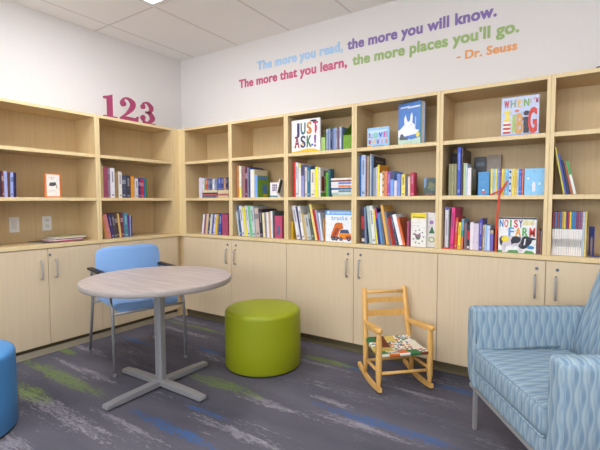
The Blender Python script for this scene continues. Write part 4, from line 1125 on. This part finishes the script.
# ------------------------------------------------------------------ patterned armchair
t = thing('armchair', 'blue patterned upholstered armchair with square arms and metal legs, at right', 'armchair', (2.7654, -.5694, 0), R(-56.3))
def cloth_uv(o, mode='box'):
    me = o.data; lay = me.uv_layers.new(name='UVMap')
    for p in me.polygons:
        nx, ny, nz = (abs(v) for v in p.normal)
        for li in p.loop_indices:
            c = me.vertices[me.loops[li].vertex_index].co
            if nz > nx and nz > ny: uv_ = (c.x, c.y) if mode != 'arm' else (c.y, c.x+.6)
            elif nx > ny: uv_ = (c.y, c.z)
            else: uv_ = (c.x, c.z)
            lay.data[li].uv = uv_
    return o
AW, AD, AH, WD = .084, .72, .618, .7375
for s in (0, 1):
    ox = 0 if s == 0 else WD
    sg = 1 if s == 0 else -1
    pts = [(ox+sg*x, z_) for x, z_ in [(AW, .232), (AW, AH-.02)]+[(AW-.02+.02*math.cos(R(a)), AH-.02+.02*math.sin(R(a))) for a in (30, 60, 90)]+[(.034+.034*math.cos(R(a)), AH-.034+.034*math.sin(R(a))) for a in (90, 115, 140, 160, 180)]+[(.0, .40), (.003, .345), (.010, .30), (.022, .268), (.040, .246), (.062, .232)]]
    bm = new_bm(); tt = new_bm()
    prism(tt, pts, 0, AD, 0)
    for f_ in tt.faces: pass
    fe = [e for e in tt.edges if max(abs(v.co.y) for v in e.verts) < 1e-6]
    bmesh.ops.bevel(tt, geom=fe, offset=.022, segments=4, profile=.5, affect='EDGES', clamp_overlap=True)
    merge(bm, tt)
    o = cloth_uv(obj('arm', bm, CLOTH, t, 35), 'arm')
    bm = new_bm(); x_ = ox+sg*AW
    tube(bm, [(ox+sg*.040, .012, .250), (ox+sg*.023, .012, .271), (ox+sg*.012, .012, .302), (ox+sg*.005, .012, .346), (ox+sg*.003, .012, .41), (ox+sg*.003, .012, AH-.03), (ox+sg*.016, .012, AH-.009), (ox+sg*.04, .012, AH-.0025), (ox+sg*(AW-.018), .012, AH-.0025), (ox+sg*(AW-.003), .012, AH-.018), (ox+sg*(AW-.002), .012, .45)], .0036, 8); cloth_uv(obj('piping', bm, CLOTH, o))
bm = new_bm(); box(bm, (AW+.001, .006, .232), (WD-AW-.001, .62, .312), bev=.014, seg=3); cloth_uv(obj('seat_rail', bm, CLOTH, t, 35))
bm = new_bm(); tt = new_bm(); bmesh.ops.create_cube(tt, size=1); bmesh.ops.scale(tt, vec=(WD-2*AW-.004, .458, .114), verts=tt.verts); bmesh.ops.translate(tt, vec=(WD/2, .224, .3705), verts=tt.verts)
bmesh.ops.bevel(tt, geom=list(tt.edges), offset=.03, segments=4, profile=.5, affect='EDGES', clamp_overlap=True)
bmesh.ops.subdivide_edges(tt, edges=[e for e in tt.edges if e.calc_length() > .2], cuts=7, use_grid_fill=True)
for v in tt.verts:
    if v.co.z > .40: v.co.z += .012*max(0, math.cos((v.co.x-WD/2)/(WD/2-AW)*PI/2))*max(0, math.cos((v.co.y-.224)/.229*PI/2)+.022*v.co.y/.45)
merge(bm, tt); o = cloth_uv(obj('seat_cushion', bm, CLOTH, t, 40))
bm = new_bm(); a, b = AW+.010, WD-AW-.010
tube(bm, [(a, .40, .4395), (a, .02, .4225), (a+.01, .0035, .4215), (b-.01, .0035, .4215), (b, .02, .4225), (b, .40, .4395)], .0042, 8); cloth_uv(obj('piping', bm, CLOTH, o))
bm = new_bm(); tube(bm, [(a, .02, .319), (a+.01, .0015, .319), (b-.01, .0015, .319), (b, .02, .319)], .0042, 8); cloth_uv(obj('piping', bm, CLOTH, o))
# back: reclined pad
bm = new_bm()
prism(bm, [(.490, .3125), (.464, .45), (.497, .58), (.580, .82), (.605, .852), (.64, .862), (.68, .85), (.71, .82), (.722, .60), (.722, .3125)], AW+.0015, WD-AW-.0015, 0, 'x', bev=.0)
tt = bm; fe = [e for e in tt.edges if abs(e.verts[0].co.x-e.verts[1].co.x) < 1e-6]
bmesh.ops.bevel(tt, geom=fe, offset=.016, segments=3, profile=.5, affect='EDGES', clamp_overlap=True)
cloth_uv(obj('backrest', bm, CLOTH, t, 40))
bm = new_bm(); box(bm, (.045, .03, .218), (WD-.045, .655, .2317)); obj('base_board', bm, flat((60, 60, 62), .7, 'dark_base'), t)
bm = new_bm()
for a_, b_ in (((.02, .010, .214), (.7175, .026, .2318)), ((.02, .66, .214), (.7175, .676, .2318)), ((.02, .0262, .214), (.036, .6598, .2318)), ((.7015, .0262, .214), (.7175, .6598, .2318))): box(bm, a_, b_, bev=.001, seg=1)
obj('base_frame', bm, METAL, t)
for x in (.02, .6955):
    for y in (.028, .660):
        bm = new_bm(); box(bm, (x, y, .0004), (x+.022, y+.016, .2138), bev=.0012, seg=1); obj('leg', bm, METAL, t)

# ------------------------------------------------------------------ camera and view
cam = bpy.data.cameras.new('camera'); co = bpy.data.objects.new('camera', cam); C.objects.link(co)
yaw, pit, rol = .58656, -.05839, -.0028
cam.sensor_width = 36; cam.lens = 412.11/600*36; cam.clip_start = .05
fw = Vector((-math.sin(yaw)*math.cos(pit), math.cos(yaw)*math.cos(pit), math.sin(pit))); rt = Vector((math.cos(yaw), math.sin(yaw), 0)); up = rt.cross(fw)
r2 = rt*math.cos(rol)+up*math.sin(rol); u2 = up*math.cos(rol)-rt*math.sin(rol)
M = Matrix((r2, u2, -fw)).transposed().to_4x4(); M.translation = Vector((3.18865, -2.6918, 1.12597)); co.matrix_world = M
bpy.context.scene.camera = co
w = bpy.data.worlds.new('world'); bpy.context.scene.world = w; w.use_nodes = True
w.node_tree.nodes['Background'].inputs[0].default_value = (.9, .92, 1, 1); w.node_tree.nodes['Background'].inputs[1].default_value = .3
vs = bpy.context.scene.view_settings
vs.view_transform = 'Standard'; vs.look = 'None'; vs.gamma = 1; vs.exposure = 0.05; vs.use_curve_mapping = False
